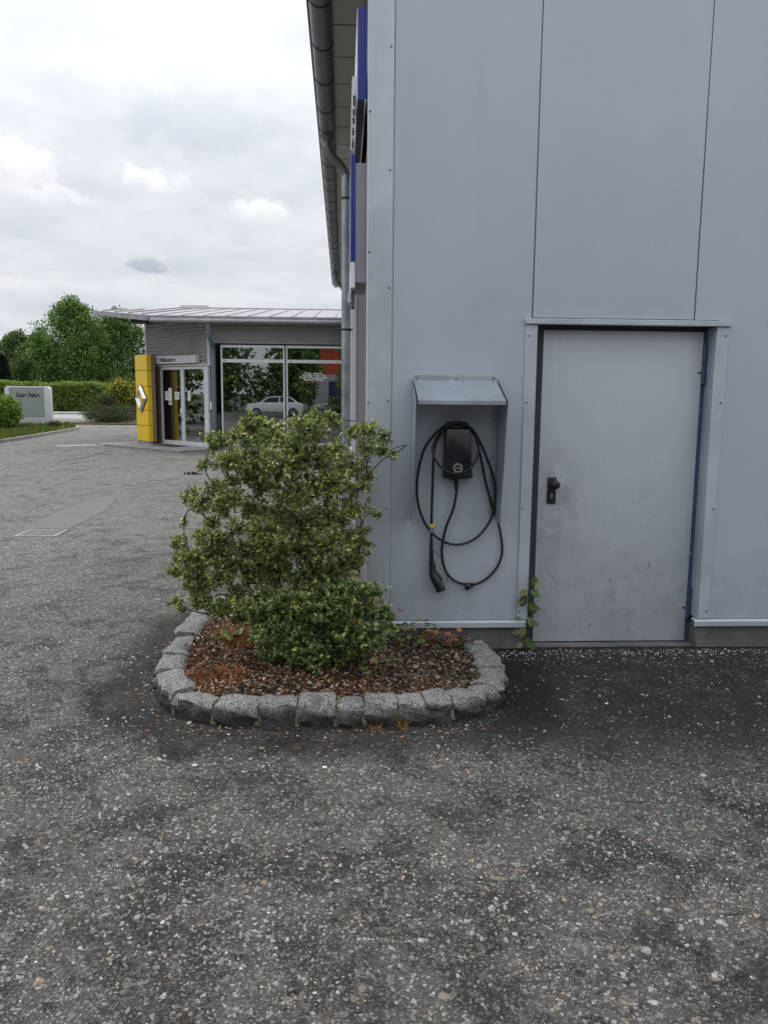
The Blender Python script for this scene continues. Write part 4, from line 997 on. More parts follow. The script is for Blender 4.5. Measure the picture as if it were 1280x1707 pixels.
obj('plug', MB().tube(catmull(pg, 4), [.019+.0004*i if i < 9 else min(.0235+.0013*(i-9), .031) for i in range(21)], 18), 'black_plastic', ch, smooth=True)
q = wy(*cp(215, 1500), -.085); q2 = wy(*cp(240, 1560), -.085)
obj('plug_latch', MB().tube([wy(*cp(196,1440), -.055), wy(*cp(222,1490), -.06), wy(*cp(255,1530), -.062)], [.008, .016, .012], 10), 'black_plastic', ch, smooth=True)
obj('plug_mouth', MB().tube([wy(*cp(238,1595), -.062), wy(*cp(247,1622), -.062)], [.0325, .0325], 20), 'cable_black', ch, smooth=True)
obj('tether', MB().tube(catmull([wy(*cp(u, v), -.045) for u, v in [(165,1265),(190,1262),(225,1290),(255,1340),(290,1420),(303,1480),(298,1530),(275,1560)]], 6), .0022, 6), 'cable_black', ch, smooth=True)
obj('dust_cap', MB().tube([wy(*cp(505,1555), -.035), wy(*cp(492,1580), -.04), wy(*cp(482,1612), -.04)], [.010, .019, .014], 14).tube(catmull([wy(*cp(u, v), -.03) for u, v in [(500,1556),(540,1556),(538,1580),(515,1600)]], 4), .0045, 8), 'black_plastic', ch, smooth=True)
tg = wy(*cp(164, 1030), -.06); obj('cable_tag', MB().box(tg[0]-.012, tg[0]+.010, -.065, -.040, tg[2]-.010, tg[2]+.012).box(tg[0]+.010, tg[0]+.020, -.056, -.050, tg[2]+.002, tg[2]+.024), 'yellow_tag', ch, bevel=.001)
tg = wy(*cp(158, 1070), -.06); obj('pale_sleeve', MB().tube([(tg[0], -.05, tg[2]+.012), (tg[0], -.05, tg[2]-.012)], .0092, 12), 'steel', ch)

# ================================================================== SHOWROOM
sh = thing('showroom', (-4.0, 19.0, 0), 'low car showroom with slanted pale metal roof, corrugated cladding and glass front', 'building')
A = np.array([-4.0, 19.0, 0.]); e = np.array([-1, 1, 0])/math.sqrt(2); nrm_ = np.array([-1, -1, 0])/math.sqrt(2)   # entrance wall, runs back to the left
def ap(s_, out, z): return A+e*s_+nrm_*out+np.array([0, 0, z])
def abox(s0, s1, o0, o1, z0, z1): return MB().obox(ap(s0, o0, z0), e*(s1-s0), nrm_*(o1-o0), (0, 0, z1-z0))
ZE = 3.72; SL = math.tan(R(7))
def roofz(y_): return ZE+SL*(y_-18.4)
SLP = 3.30
# roof slab
c_eave = (-5.58, 18.4); tipp = (-8.2, 22.1); ridge_y = 27.9
poly = [(12.0, 18.4), c_eave, tipp, (-8.2, 22.2), (-6.6, ridge_y), (12.0, ridge_y)]
P3 = [np.array([a, b_, roofz(b_)]) for a, b_ in poly]
obj('roof', MB().prism(P3, (0, 0, .10)), 'roof_light', sh)
obj('fascia_board', MB().prism([P3[1]+[0, -.005, -.10], P3[0]+[0, -.005, -.10], P3[0]+[0, -.03, .06], P3[1]+[0, -.03, .06]], (0, -.05, 0)), 'fascia', sh)
obj('fascia_board', MB().prism([P3[1]+[-.01, -.01, -.06], P3[2]+[-.01, -.01, -.04], P3[2]+[-.01, -.01, .07], P3[1]+[-.01, -.01, .07]], (-.05, -.05, 0)), 'fascia', sh)
obj('eaves_gutter', MB().tube([(-5.55, 18.33, ZE-.04), (12, 18.33, ZE-.04)], .055, 10), 'fascia', sh, smooth=True)
for k in range(22):
    xs = -5.3+.62*k; yend = ridge_y
    obj('roof_seam', MB().obox((xs-.015, 18.40, roofz(18.4)+.101), (.03, 0, 0), (0, yend-18.4, SL*(yend-18.4)), (0, 0, .025)), 'roof_light', sh)
for k, (xs, ys) in enumerate([(-5.92, 18.95), (-6.54, 19.85), (-7.16, 20.7), (-7.78, 21.55)]):
    obj('roof_seam', MB().obox((xs-.015, ys, roofz(ys)+.101), (.03, 0, 0), (0, (ridge_y if k < 2 else 24.5)-ys, SL*((ridge_y if k < 2 else 24.5)-ys)), (0, 0, .04)), 'roof_light', sh)
obj('ridge_cap', MB().box(-6.6, 12, ridge_y-.1, ridge_y+.1, roofz(ridge_y)+.05, roofz(ridge_y)+.13), 'fascia', sh)
bx('roof_ladder', (-6.5, -5.4, ridge_y-.4, ridge_y-.3, roofz(ridge_y)+.135, roofz(ridge_y)+.165), 'fascia', sh)
# corrugated cladding
def corr(fn, s0, s1, z0, z1fn, pitch=.112, amp=.034, name='corrugated_cladding'):
    vs = []; n = int((3.9-z0)/pitch*6); fs = []
    for k in range(n+1):
        z = z0+k*pitch/6; o_ = amp*math.sin(k*math.pi/3)
        vs += [tuple(fn(s0, o_, min(z, z1fn(s0)))), tuple(fn(s1, o_, min(z, z1fn(s1))))]
    for k in range(n): fs.append((2*k, 2*k+1, 2*k+3, 2*k+2))
    return obj(name, MB().add(vs, fs), 'corrugated', sh, smooth=True)
corr(lambda s_, o_, z: ap(s_, .05+o_, z), .0, SLP, 2.50, lambda s_: roofz(19+s_*.707)-.02)
corr(lambda s_, o_, z: np.array([s_, 18.95-o_, z]), -3.98, 12, 3.09, lambda s_: roofz(18.95)-.02)
obj('wall', MB().prism([ap(0, 0, 2.48), ap(SLP, 0, 2.48), ap(SLP, 0, roofz(21.3)-.01), ap(0, 0, roofz(19)-.01)], -nrm_*.15), 'interior_dark', sh)
obj('wall', MB().box(-3.98, 12, 19.0, 19.15, 3.06, 3.72), 'interior_dark', sh)
obj('corner_post', abox(SLP, SLP+.06, -.06, .08, .0, 4.05), 'trim_light', sh)
obj('corner_post', abox(-.04, .06, -.02, .075, 2.45, 3.70), 'trim_light', sh)
obj('eave_beam', MB().obox(ap(SLP-.5, -.05, 3.82), e*.9, nrm_*.4, (0, 0, .22)), 'gutter_dark', sh)
obj('door_canopy_rail', abox(.05, SLP, .02, .12, 2.46, 2.50), 'alu', sh)
# window front
wx = [(-3.70, -1.84), (-1.80, .06), (.10, 1.96), (2.0, 3.86), (3.90, 5.76)]
for a, b_ in wx:
    wf = obj('window_frame', MB().box(a, a+.045, 18.96, 19.04, .12, 3.05).box(b_-.045, b_, 18.96, 19.04, .12, 3.05).box(a+.045, b_-.045, 18.96, 19.04, 2.98, 3.05).box(a+.045, b_-.045, 18.955, 19.045, 2.55, 2.645).box(a+.045, b_-.045, 18.96, 19.04, .12, .20), 'alu', sh)
    obj('pane', MB().box(a+.045, b_-.045, 18.995, 19.003, 2.645, 2.98), 'glass', wf)
    obj('pane', MB().box(a+.045, b_-.045, 18.995, 19.003, .20, 2.55), 'glass', wf)
    for xx in (a+.14, b_-.14): obj('vent_slot', MB().box(xx-.025, xx+.025, 18.951, 18.954, 2.59, 2.605), 'dark_gap', wf)
bx('sill_wall', (-3.72, 12, 18.97, 19.1, 0, .118), 'concrete_light', sh)
bx('facade_wall', (5.8, 12, 18.98, 19.1, .12, 3.05), 'side_grey', sh)
# showroom downpipe
px_ = -3.90; pz = 18.86
obj('downpipe', MB().tube(catmull([(px_-.05, 18.42, ZE-.05), (px_-.05, 18.42, ZE-.25), (px_-.03, 18.5, ZE-.5), (px_, 18.78, ZE-.75), (px_, pz, ZE-.95), (px_, pz, .3), (px_, pz, .02)], 6), .068, 14), 'bluegrey', sh, smooth=True)
for z_ in (2.4, .65): obj('pipe_clamp', MB().tube([(px_, pz, z_-.02), (px_, pz, z_+.02)], .078, 14), 'bluegrey', sh)
# entrance doors
def door_leaf(s0, s1, nm='glass_door'):
    f_ = obj(nm, MB(), 'alu', sh)
    mb = MB()
    for (a, b_, c, d) in ((s0, s0+.075, 0.03, 2.44), (s1-.075, s1, 0.03, 2.44), (s0+.075, s1-.075, 2.36, 2.44), (s0+.075, s1-.075, .03, .18)):
        mb.obox(ap(a, .0, c), e*(b_-a), nrm_*.06, (0, 0, d-c))
    bpy.data.objects.remove(f_); f_ = obj(nm, mb, 'alu', sh)
    obj('pane', MB().obox(ap(s0+.075, .025, .18), e*(s1-s0-.15), nrm_*.008, (0, 0, 2.18)), 'glass', f_)
    return f_
d1 = door_leaf(1.40, 2.58); d2 = door_leaf(.20, 1.39)
obj('pull_handle', MB().tube(catmull([ap(1.43, .06, 1.24), ap(1.40, .10, 1.20), ap(1.36, .15, 1.04), ap(1.40, .10, .86), ap(1.43, .06, .82)], 6), .017, 8), 'chrome', d1, smooth=True)
obj('door_post', abox(.05, .19, -.02, .07, 0, 2.46), 'alu', sh)
obj('side_light', abox(-.0, .045, -.02, .0, 0.1, 2.44), 'glass', sh)
sf = obj('side_frame', MB().obox(ap(2.60, -.02, 0), e*.16, nrm_*.09, (0, 0, 2.45)).obox(ap(3.10, -.02, 0), e*.18, nrm_*.16, (0, 0, 2.45)).obox(ap(2.76, -.02, 0), e*.34, nrm_*.08, (0, 0, .2)), 'brown_frame', sh)
obj('pane', MB().obox(ap(2.77, .02, .2), e*.33, nrm_*.008, (0, 0, 2.24)), 'glass', sf)
obj('door_lintel', abox(.05, 3.28, -.05, .05, 2.44, 2.48), 'alu_dark', sh)
bx('intercom', (-4.02, -3.96, 18.80, 18.87, 1.18, 1.40), 'trim_light', sh)
# interior shell
obj('interior_floor', MB().prism([(-4.0, 19.1, .03), (12, 19.1, .03), (12, 27.5, .03), (-6.3, 27.5, .03), (-6.3, 21.4, .03)], (0, 0, .02)), 'interior_floor', sh)
bx('back_wall', (-6.35, 12, 27.5, 27.6, 0, 4.7), 'interior_tan', sh)
bx('side_wall', (-6.4, -6.3, 21.4, 27.5, 0, 4.1), 'interior_tan', sh)
bx('partition', (-4.9, -4.8, 21.5, 24.0, .05, 2.9), 'interior_tan', sh)
bx('counter', (-3.6, -2.2, 21.6, 22.2, .05, 1.1), 'interior_dark', sh)
bx('display_wall', (-2.0, -.6, 24.6, 24.7, 1.0, 2.5), 'blue_wall', sh)
bx('display_wall', (-.75, .4, 24.3, 24.4, 2.3, 3.2), 'orange_wall', sh)
# step of paving slabs
st = thing('entrance_step', tuple(ap(1.6, .9, 0)), 'low grey slab step in front of the entrance doors', 'step')
for i in range(9):
    for j in range(3):
        obj('paving_slab', MB().obox(ap(-.6+i*.5+.006, .1+j*.5+.006, 0), e*.488, nrm_*.488, (0, 0, .055+random.uniform(-.003, .003))), 'slab', st)
obj('door_mat', abox(.9, 2.0, .25, .8, .058, .072), 'rubber', None); bpy.data.objects['door_mat']; tag(bpy.data.objects['door_mat'], 'dark flat mat on the slabs in front of the glass entrance doors', 'door mat')
# welcome sign
ws = thing('welcome_sign', tuple(ap(1.7, .16, 2.6)), 'long flat grey name box reading Willkommen above the entrance doors', 'sign')
obj('sign_box', abox(.45, 3.02, .07, .22, 2.535, 2.765), 'white_paint', ws, bevel=.006, seg=1)
text_mesh('Willkommen', .18, 'letter_black', ap(2.34, .2215, 2.59), -e, (0, 0, 1), 'lettering', ws, .0055, 'LEFT', .002, .92)
obj('red_mark', abox(2.35, 2.39, .2205, .223, 2.57, 2.63), 'letter_red', ws)
# notices taped to the doors
for (s0, s1, z0, z1, lab) in [(2.0, 2.18, 1.28, 1.80, 'tall white printed notice taped to the left door leaf'), (2.2, 2.37, 1.42, 1.70, 'small pale sheet left of the tall notice on the entrance door'), (1.60, 1.84, 1.45, 1.68, 'pale green sheet on the left door leaf beside the centre rail'), (1.0, 1.15, 1.42, 1.72, 'pale sheet taped to the right door leaf')]:
    nt = thing('notice', tuple(ap(s0, .034, z0)), lab, 'notice')
    obj('sheet', abox(s0, s1, .0345, .037, z0, z1), 'paper', nt)
    for k in range(5):
        zz = z1-.05-k*(z1-z0-.08)/5
        obj('print_line', abox(s0+.025, s1-.025-.01*(k % 3), .0372, .0378, zz, zz+.010), 'ink', nt)
    if s0 == 2.0:
        obj('print_block', abox(s0+.03, s0+.07, .0372, .0378, z0+.05, z0+.12), 'letter_red', nt); obj('print_block', abox(s0+.10, s0+.15, .0372, .0378, z0+.05, z0+.12), 'ink', nt)
# window lettering
wl = thing('window_lettering', (-.95, 18.99, 2.0), 'small white sticker lettering on the right showroom window', 'lettering')
for k, (txt, sz) in enumerate([('Design - Autoteile', .085), ('Reparaturen aller Art', .09), ('Service & Inspektionen für', .09), ('Fahrzeuge, Scheiben', .085)]):
    p_ = at(523, 624+k*3.6, 1, 18.99); text_mesh(txt, sz, 'letter_white', (p_[0], 18.990, p_[2]), (1, 0, 0), (0, 0, 1), 'text_line', wl, .003, 'CENTER', .001, .85)
p_ = at(523, 638.5, 1, 18.99); obj('red_line', MB().box(p_[0]-.35, p_[0]+.35, 18.988, 18.991, p_[2], p_[2]+.014), 'letter_red', wl)
# display stand with sign inside the left window
ds = thing('display_stand', (-3.35, 19.6, 0), 'thin stand with a pale green card inside the left showroom window', 'display stand')
bx('pole', (-3.36, -3.34, 19.6, 19.62, .05, 1.1), 'steel', ds); bx('card', (-3.47, -3.20, 19.58, 19.60, 1.1, 1.55), 'paper', ds); bx('base', (-3.5, -3.2, 19.5, 19.7, .05, .07), 'steel', ds)

# yellow pylon beside the entrance
B0 = at(230, 741, 2, 0); 
pn = thing('yellow_pylon', (B0[0], B0[1], 0), 'yellow panelled pillar sign with chrome diamond emblem left of the doors', 'sign')
pe = np.array([.62, -.785, 0]); pe = pe/np.linalg.norm(pe); pnn = np.array([-pe[1]*-1, -pe[0]*1, 0]); pnn = np.array([pe[1], -pe[0], 0])   # outward normal towards the camera side
if pnn[1] > 0: pnn = -pnn
PB = np.array([B0[0], B0[1], 0.]); PW, PD = .84, .15
zs = [.13, .62, 1.10, 1.83, 2.33, 2.82]
for k in range(5):
    obj('panel', MB().obox(PB+[0, 0, zs[k]+.006], pe*PW, -pnn*PD, (0, 0, zs[k+1]-zs[k]-.012)), 'renn_yellow', pn, bevel=.008, seg=1)
obj('pylon_back', MB().obox(PB-pnn*.1515+[0, 0, .13], pe*PW, -pnn*.12, (0, 0, 2.69)), 'brown_frame', pn)
obj('pylon_core', MB().obox(PB-pnn*.02+pe*.02+[0, 0, .05], pe*(PW-.04), -pnn*(PD-.04), (0, 0, 2.74)), 'interior_dark', pn)
obj('plinth', MB().obox(PB+[0, 0, .02]-pnn*.01+pe*.01, pe*(PW-.02), -pnn*(PD-.02), (0, 0, .11)), 'alu_dark', pn)
# emblem: faceted chrome diamond ring
ec = PB+pe*PW*.5+pnn*.012+np.array([0, 0, 1.47])
def dia(hw, hh, o_): return [ec+pe*0+np.array([0,0,hh])+pnn*o_, ec+pe*hw+pnn*o_, ec-np.array([0,0,hh])+pnn*o_, ec-pe*hw+pnn*o_]
obj('emblem_rim', MB().prism(dia(.405, .45, -.0), pnn*.02), 'gutter_dark', pn)
Ao, Am, Ai = dia(.385, .43, .021), dia(.285, .315, .085), dia(.15, .165, .022)
mb = MB()
for i in range(4):
    j = (i+1) % 4
    mb.add([Ao[i], Ao[j], Am[j], Am[i]], [(0,1,2,3)]); mb.add([Am[i], Am[j], Ai[j], Ai[i]], [(0,1,2,3)])
obj('emblem', mb, 'chrome', pn)
obj('emblem_core', MB().add(dia(.15, .165, .0215), [(0,1,2,3)]), 'renn_yellow', pn)

# ================================================================== CARS (inside and mirrored in the glass)
def car(loc, yaw, paint, label, L=4.2):
    t_ = thing('parked_car', loc, label, 'car')
    t_.rotation_euler = (0, 0, yaw)
    def add(name, mb, mat, parent, smooth=False, bevel=0):
        o = obj(name, mb, mat, None, smooth=smooth, bevel=bevel); o.parent = parent; return o
    prof = [(-2.1, .35), (-2.08, .75), (-1.95, .92), (-1.2, 1.0), (-.55, 1.42), (.2, 1.50), (1.2, 1.45), (1.75, 1.1), (2.05, .98), (2.1, .6), (2.05, .32)]
    bodyp = [(-2.1, .35), (-2.08, .72), (-1.9, .90), (-1.15, .99), (1.8, 1.02), (2.07, .95), (2.1, .6), (2.05, .32)]
    body = add('body', MB().prism([(x_, -.86, z_) for x_, z_ in bodyp], (0, 1.72, 0)), paint, t_, bevel=.09)
    cab = [(-1.15, .98), (-.5, 1.42), (.2, 1.49), (1.15, 1.44), (1.75, 1.0)]
    mb = MB(); n = len(cab)
    lo = [(x_, -.80+.22*(z_-.98), z_) for x_, z_ in cab]; hi = [(x_, .80-.22*(z_-.98), z_) for x_, z_ in cab]
    mb.add(lo+hi, [tuple(range(n)), tuple(range(n, 2*n))[::-1]]+[(i, n+i, n+(i+1) % n, (i+1) % n) for i in range(n)])
    add('roof', mb, paint, t_)
    for s_ in (-1, 1):
        yy = lambda z_: s_*(.805-.22*(z_-.98))
        add('side_window', MB().add([(x_, yy(z_), z_) for x_, z_ in [(-.95, 1.03), (-.45, 1.38), (.3, 1.43), (.3, 1.03)]]+[(x_, yy(z_), z_) for x_, z_ in [(.38, 1.03), (.38, 1.43), (1.1, 1.38), (1.5, 1.05)]], [(0,1,2,3),(4,5,6,7)]), 'black_gloss', t_)
        for xw in (-1.35, 1.3):
            wh = add('wheel', MB().tube([(xw, s_*.66, .32), (xw, s_*.87, .32)], .32, 24), 'rubber', t_); add('rim', MB().tube([(xw, s_*.865, .32), (xw, s_*.878, .32)], .2, 16), 'steel', wh)
        add('headlight', MB().box(-2.09, -1.95, s_*.72-.12, s_*.72+.12, .66, .80), 'chrome', t_)
    add('windscreen', MB().add([(-1.16, -.72, 1.005), (-1.16, .72, 1.005), (-.53, .64, 1.415), (-.53, -.64, 1.415)], [(0,1,2,3)]), 'black_gloss', t_)
    return t_
car((-2.9, 22.9, .05), R(20), 'car_white', 'white car standing inside the showroom behind the left window')
car((-.9, 21.4, .05), R(175), 'car_dark', 'black car standing inside the showroom behind the right window')
car((-5.2, -17, 0), R(-10), 'car_white', 'white car parked behind the camera, mirrored in the showroom glass')

car((-11.5, -18, 0), R(172), 'car_dark', 'black car parked behind the camera left of the white one, mirrored in the glass')
car((-.2, -16, 0), R(8), 'alu_dark', 'grey car parked behind the camera right of the white one, mirrored in the glass')
ob = thing('orange_shed', (0, -31, 0), 'orange shed with a pale roof behind the camera, mirrored in the showroom glass', 'shed')
bx('wall', (-2.1, 6, -32, -30, 0, 6.1), 'orange_wall', ob); bx('roof', (-2.4, 6.4, -32.3, -29.7, 6.1, 6.35), 'trim_light', ob)
for k in range(3): bx('shed_door', (-2.6+k*2.9, -.4+k*2.9, -29.99, -29.95, 0, 3.4), 'side_grey', ob)
bc = thing('container', (-1.2, -27, 0), 'blue shipping container in front of the orange shed, mirrored in the right window', 'container')
bx('box', (-1.3, 2.6, -28.2, -25.8, .15, 2.75), 'blue_wall', bc)
for k in range(9): bx('rib', (-1.1+k*.42, -.96+k*.42, -25.79, -25.75, .3, 2.6), 'blue_wall', bc)

# ================================================================== SIGN ISLAND AND BACKGROUND
pts = [(-60, 742), (0, 738), (40, 732), (80, 725), (112, 719.5), (127, 716.5), (124, 713), (108, 710.5), (60, 707), (-60, 706)]
P = [at(x_, y_, 2, 0) for x_, y_ in pts]; P = [(q[0], q[1], 0) for q in P]
isl = obj('verge', MB().prism(P[::-1], (0, 0, .09)), 'grass_ground'); tag(isl, kind='structure')
kp = catmull([np.array(q) for q in P[:8]], 5)
kbb = MB()
for a, b_ in zip(kp[:-1], kp[1:]):
    d_ = unit((b_-a)[None])[0]; n_ = np.array([d_[1], -d_[0], 0])*.10
    kbb.obox(a, b_-a, n_, (0, 0, .11))
tag(obj('verge_kerb', kbb, 'concrete_light'), kind='structure')
def scatter_in(poly, N):
    pa = np.array([[q[0], q[1]] for q in poly]); x = rng.uniform(pa[:, 0].min(), pa[:, 0].max(), N); y = rng.uniform(pa[:, 1].min(), pa[:, 1].max(), N)
    k = inside(x, y, pa); return x[k], y[k]
x, y = scatter_in(P, 26000); n = len(x)
o = leaves('verge_grass', np.stack([x, y, np.full(n, .08)], -1), np.stack([rng.normal(0, .5, n), rng.normal(0, .5, n), np.ones(n)], -1), rng.uniform(.06, .26, n)*np.where(np.sin(x*1.3)+np.sin(y*1.1) > .6, .35, 1), .22, pick_cols(n, [(.05, .10, .02), (.09, .15, .03), (.16, .18, .05), (.17, .10, .05)], [3, 4, 2, 1.0], .3), 'leaf_far', None, (LEAF2_V, LEAF2_F), 0)
tag(o, 'rough grass and brown dry patches on the kerbed verge at the left', 'grass', kind='stuff')
# sign board
sg = thing('advertising_sign', (-14.65, 33.0, 0), 'white and grey free standing board reading Gute Fahrt on the verge', 'sign')
x0_, x1_ = -15.67, -13.62
obj('housing', MB().prism([(x0_, 33.0, .05), (x1_, 33.0, .05), (x1_, 33.0, 1.80), (x1_-.1, 33.0, 1.89), (x0_+.1, 33.0, 1.89), (x0_, 33.0, 1.80)], (0, .32, 0)), 'white_paint', sg, bevel=.02)
bx('sign_face', (x0_+.21, x1_-.27, 32.985, 32.999, .50, 1.84), 'sign_face', sg)
text_mesh('Gute Fahrt', .27, 'letter_black', (x0_+.52, 32.982, 1.40), (1, 0, 0), (0, 0, 1), 'lettering', sg, .009, 'LEFT', .002, .88)
bx('yellow_mark', (x0_+.38, x0_+.46, 32.978, 32.984, 1.41, 1.49), 'renn_yellow', sg)

def leaf_blob(c, r_, N, size, cols, pr, flat=1.0, shell=.45, thin=None):
    d = unit(rng.normal(size=(N, 3))); rad = (shell+(1-shell)*rng.uniform(size=(N, 1))**.5)
    lump = 1+.16*np.sin(d[:, 0:1]*7+c[0])*np.sin(d[:, 1:2]*6+c[2]*2)+.12*np.sin(d[:, 2:3]*9+d[:, 0:1]*5)
    P = np.array(c)+d*rad*lump*np.array([r_, r_, r_*flat]); D = d*.7+rng.normal(0, .6, (N, 3))+[0, 0, -.1]
    return P, D, rng.uniform(.6, 1.3, N)*size, pick_cols(N, cols, pr, .3)
def foliage_obj(name, parts, parent, aspect=.55, mat='leaf_far'):
    P, D, s_, C = [np.concatenate([q[i] for q in parts]) for i in range(4)]
    o = leaves(name, P, D, s_, aspect, C, mat, parent, (LEAF2_V, LEAF2_F), .4); return tag(o, kind='stuff')
def tree(px, top, wpx, Y, cols, pr, label, seed, zlow=.4, size=.24, N=34000, group='trees behind the hedge'):
    rg = random.Random(seed); t_ = at(px, top, 1, Y); hw = wpx/2/FPX*(Y+5); H = t_[2]
    o = thing('broadleaf_tree', (t_[0], Y, 0), label, 'tree', group)
    tr = MB().tube([(t_[0], Y, 0), (t_[0]+.1, Y, H*.35), (t_[0]-.1, Y, H*.7)], [.28, .2, .08], 8)
    parts = []; nb = 26
    for k in range(nb):
        f = k/(nb-1); z = H*(zlow/ H + (1-zlow/H)*f)
        prof = math.sin(math.pi*min(1, .30+.68*f)**1.15); rr = hw*.42*(.55+.6*prof)
        a = k*2.4; off = hw*.62*prof*rg.uniform(.5, 1.05)
        if f > .93: off = 0
        c = (t_[0]+off*math.cos(a), Y+off*.9*math.sin(a), min(z, H-rr*.8) if f > .6 else max(z, rr*.7))
        if k % 2 == 0: tr.tube([(t_[0], Y, c[2]*.7), c], [.08, .03], 5)
        parts.append(leaf_blob(c, rr, N//nb, size, cols, pr, .85, .35))
    # sprays sticking out of the outline
    for k in range(40):
        a = rg.uniform(0, 6.28); f = rg.uniform(.35, 1); z = H*f; prof = math.sin(math.pi*min(1, .30+.68*f)**1.15)
        c = (t_[0]+hw*.95*prof*math.cos(a), Y+hw*.8*prof*math.sin(a), z+rg.uniform(-.2, .3)); parts.append(leaf_blob(c, rg.uniform(.35, .7), 150, size, cols, pr, 1.3, .1))
    obj('trunk', tr, 'bark', o, smooth=True); foliage_obj('crown', parts, o)
    return o
TG = [(.05, .10, .028), (.11, .19, .048), (.18, .28, .075), (.28, .38, .12)]
tree(120, 503, 150, 80, TG, [3, 4, 2, .6], 'tallest broad tree with a pointed ragged top behind the sign board', 1)
tree(195, 522, 150, 84, TG, [4, 4, 2, .4], 'dark round tree directly left of and behind the showroom', 2)
tree(68, 562, 100, 82, [(.05, .09, .026), (.08, .14, .04), (.13, .20, .055)], [3, 4, 2], 'mid height tree between the tallest one and the pale group', 3, N=24000)
tree(28, 556, 100, 86, [(.07, .11, .04), (.11, .16, .055), (.16, .22, .08)], [3, 4, 2], 'paler loose tree above the left end of the hedge', 4, N=24000)
tree(-40, 560, 90, 84, TG, [3, 4, 2, .6], 'rounded tree cut by the left edge of the view', 6, N=16000)
tree(270, 545, 90, 84, TG, [3, 4, 2, .6], 'tree mostly hidden behind the showroom', 7, N=12000)
tree(-130, 555, 110, 88, TG, [3, 4, 2, .6], 'tree beyond the left edge of the view', 8, N=8000)
# conifer at far left
q = at(4, 590, 1, 70); cf_ = thing('conifer', (q[0], 70, 0), 'narrow dark conifer rising behind the hedge at the left edge', 'tree'); parts = []
for k in range(9):
    f = k/8; parts.append(leaf_blob((q[0], 70, .6+f*(q[2]-1.0)), 1.25*(1-f*.75), 1500, .16, [(.010, .022, .012), (.018, .034, .018)], [1, 1], 1.1, .3))
obj('trunk', MB().tube([(q[0], 70, 0), (q[0], 70, q[2]*.8)], [.15, .05], 7), 'bark', cf_); foliage_obj('crown', parts, cf_)
# hedge
hx0, hx1 = -60, -8; N = 60000
hgt = at(100, 641, 1, 61)[2]
f = rng.uniform(size=N); xs = rng.uniform(hx0, hx1, N)
front = f < .55
yy = np.where(front, 61+rng.normal(0, .06, N), rng.uniform(61, 63, N)); zz = np.where(front, rng.uniform(.1, hgt, N), hgt+rng.normal(0, .05, N))+.06*np.sin(xs*1.1)+.05*np.sin(xs*2.7)
C = pick_cols(N, [(.15, .22, .045), (.22, .30, .065), (.33, .40, .11), (.09, .14, .035)], [3, 3, 1.5, 2], .25)
D = np.stack([rng.normal(0, .6, N), np.where(front, -.6, 0)+rng.normal(0, .4, N), np.where(front, .2, 1.0)+rng.normal(0, .3, N)], -1)
hg = thing('hedge', (-34, 62, 0), 'long clipped green hedge along the far road', 'hedge')
o = leaves('foliage', np.stack([xs, yy, zz], -1), D, rng.uniform(.10, .24, N), .55, C, 'leaf_far', hg, (LEAF2_V, LEAF2_F), .3); tag(o, kind='stuff')
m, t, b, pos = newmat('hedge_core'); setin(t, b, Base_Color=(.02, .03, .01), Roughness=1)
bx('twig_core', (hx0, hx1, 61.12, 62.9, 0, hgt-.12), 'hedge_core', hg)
# planted shrubs on the far island
def bush(name, px, py, rx, ry, Y, cols, pr, label, size=.09, N=9000, group=None, flower=None):
    c = at(px, py, 1, Y); r_ = rx/FPX*(Y+5); fl = ry/rx
    o = thing(name, (c[0], Y, 0), label, 'shrub', group); parts = []
    for k in range(7):
        a = k*.9; cc_ = (c[0]+r_*.45*math.cos(a), Y+r_*.35*math.sin(a), max(c[2]+r_*fl*.25*math.sin(a*2.1), r_*fl*.3)); parts.append(leaf_blob(cc_, r_*.62, N//7, size, cols, pr, fl*1.2, .5))
    if flower: parts.append(leaf_blob((c[0], Y-.3, c[2]), r_*.9, 900, size*.9, [flower], [1], fl, .8))
    st_ = MB()
    for k in range(5): st_.tube([(c[0]+random.uniform(-.1, .1), Y, 0), (c[0]+random.uniform(-.5, .5)*r_, Y+random.uniform(-.3, .3)*r_, c[2])], [.03, .015], 5)
    obj('branches', st_, 'bark', o)
    foliage_obj('foliage', parts, o); return o
bush('shrub', 4, 688, 27, 28, 28, [(.09, .17, .03), (.16, .27, .045), (.24, .34, .06)], [3, 4, 2], 'bright green rounded shrub cut by the left edge in front of the sign', .075, 26000)
bush('shrub', 185, 690, 46, 16, 38.5, [(.04, .055, .022), (.06, .075, .03), (.10, .085, .045)], [4, 4, 1.5], 'low spreading dark olive shrub on the far island', .07, 14000)
bush('shrub', 205, 655, 28, 24, 42, [(.06, .09, .02), (.10, .14, .03)], [3, 3], 'taller shrub speckled with yellow flowers behind the low one', .08, 12000, flower=(.75, .62, .05))
bush('shrub', 178, 668, 16, 13, 41, [(.05, .08, .03), (.12, .15, .08)], [3, 2], 'small pale green shrub left of the yellow flowered one', .07, 5000)
bush('shrub', 222, 636, 14, 13, 44, [(.05, .09, .02), (.09, .13, .03)], [3, 3], 'upright green shrub just left of the yellow pylon top', .08, 5000)
for (px, py, r_, lab) in [(28, 716, 13, 'low leafy weed clump at the left foot of the sign'), (44, 713, 10, 'weed clump under the middle of the sign'), (92, 708, 10, 'weed clump at the right foot of the sign'), (62, 716, 8, 'small dark weed clump in front of the sign')]:
    bush('weed_clump', px, py, r_, r_*.6, 31.2, [(.04, .07, .025), (.08, .13, .035)], [3, 3], lab, .05, 2500)
pi_ = [(-14.6, 38.0), (-14.2, 37.0), (-12.5, 36.6), (-10, 36.6), (-8, 37), (-8, 46), (-14, 46)]
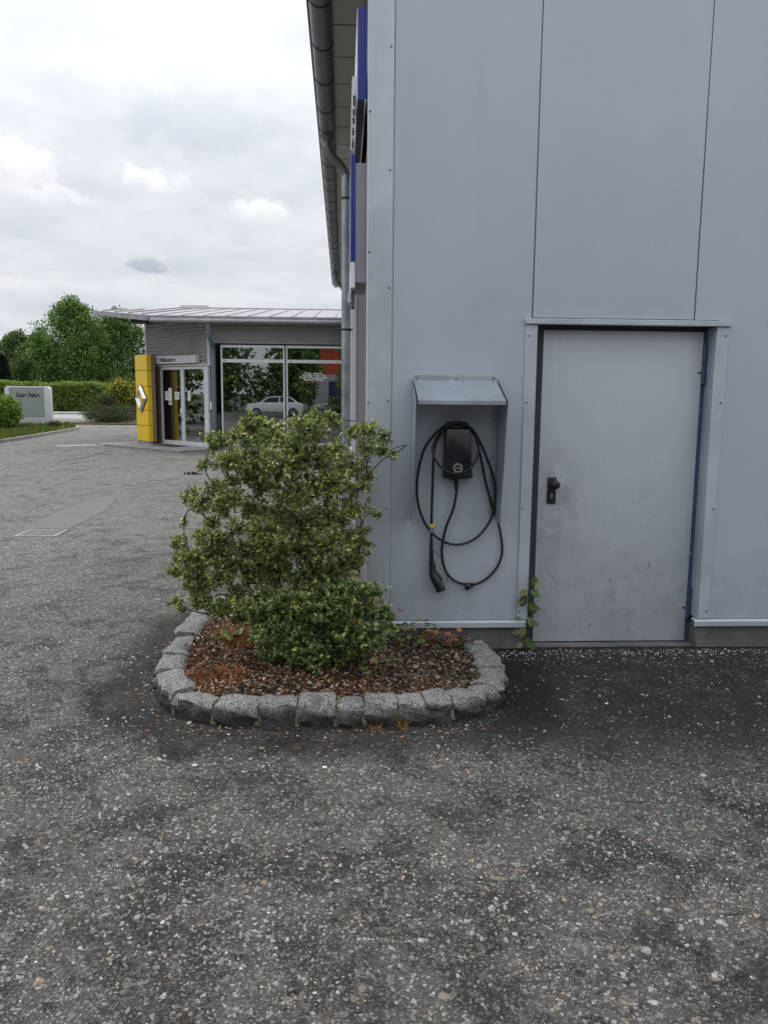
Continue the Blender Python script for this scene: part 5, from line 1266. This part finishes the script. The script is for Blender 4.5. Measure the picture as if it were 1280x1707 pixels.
tag(obj('planting_island', MB().prism([(a, b_, 0) for a, b_ in pi_], (0, 0, .08)), 'grass_ground'), kind='structure')

# far trees behind the camera, mirrored in the glass
pos_ = ['westernmost', 'second from the west', 'third from the west', 'middle', 'third from the east', 'second from the east', 'easternmost']
for k, (x_, y_, h_) in enumerate([(-26, -33, 11), (-19, -36, 10), (-12, -34, 12), (-5, -37, 10.5), (2, -35, 12), (9, -36, 10), (16, -34, 11)]):
    o = thing('broadleaf_tree', (x_, y_, 0), pos_[k]+' tree of the dense row mirrored in the showroom glass', 'tree', 'trees opposite the showroom')
    parts = [leaf_blob((x_+random.uniform(-2.4, 2.4), y_+random.uniform(-1, 1), h_*(.12+.08*j)), 2.9-.15*j, 750, .55, TG, [3, 4, 2, 1], 1, .2) for j in range(10)]
    obj('trunk', MB().tube([(x_, y_, 0), (x_, y_, h_*.6)], [.25, .1], 7), 'bark', o); foliage_obj('crown', parts, o)
for k, (x_, y_, h_, lb) in enumerate([(-2.9, -24, 5.5, 'small tree left of the blue container'), (.6, -23.5, 6.2, 'slender tree in front of the blue container')]):
    o = thing('small_tree', (x_, y_, 0), lb+', mirrored in the showroom glass', 'tree')
    parts = [leaf_blob((x_+random.uniform(-.7, .7), y_+random.uniform(-.5, .5), h_*(.35+.10*j)), .85-.07*j, 260, .26, TG, [3, 4, 2, 1], 1, .2) for j in range(6)]
    obj('trunk', MB().tube([(x_, y_, 0), (x_, y_, h_*.8)], [.09, .04], 7), 'bark', o); foliage_obj('crown', parts, o)
for k, (x_, y_, h_, lb) in enumerate([(-24, 14, 8, 'near'), (-25, 20, 9, 'middle'), (-26, 26, 8.5, 'far')]):
    o = thing('broadleaf_tree', (x_, y_, 0), lb+' tree of the row left of the yard, mirrored in the entrance doors', 'tree', 'trees left of the yard')
    parts = [leaf_blob((x_+random.uniform(-1.6, 1.6), y_+random.uniform(-1.6, 1.6), h_*(.12+.09*j)), 2.4-.12*j, 700, .4, TG, [3, 4, 2, 1], 1, .2) for j in range(9)]
    obj('trunk', MB().tube([(x_, y_, 0), (x_, y_, h_*.6)], [.25, .1], 7), 'bark', o); foliage_obj('crown', parts, o)
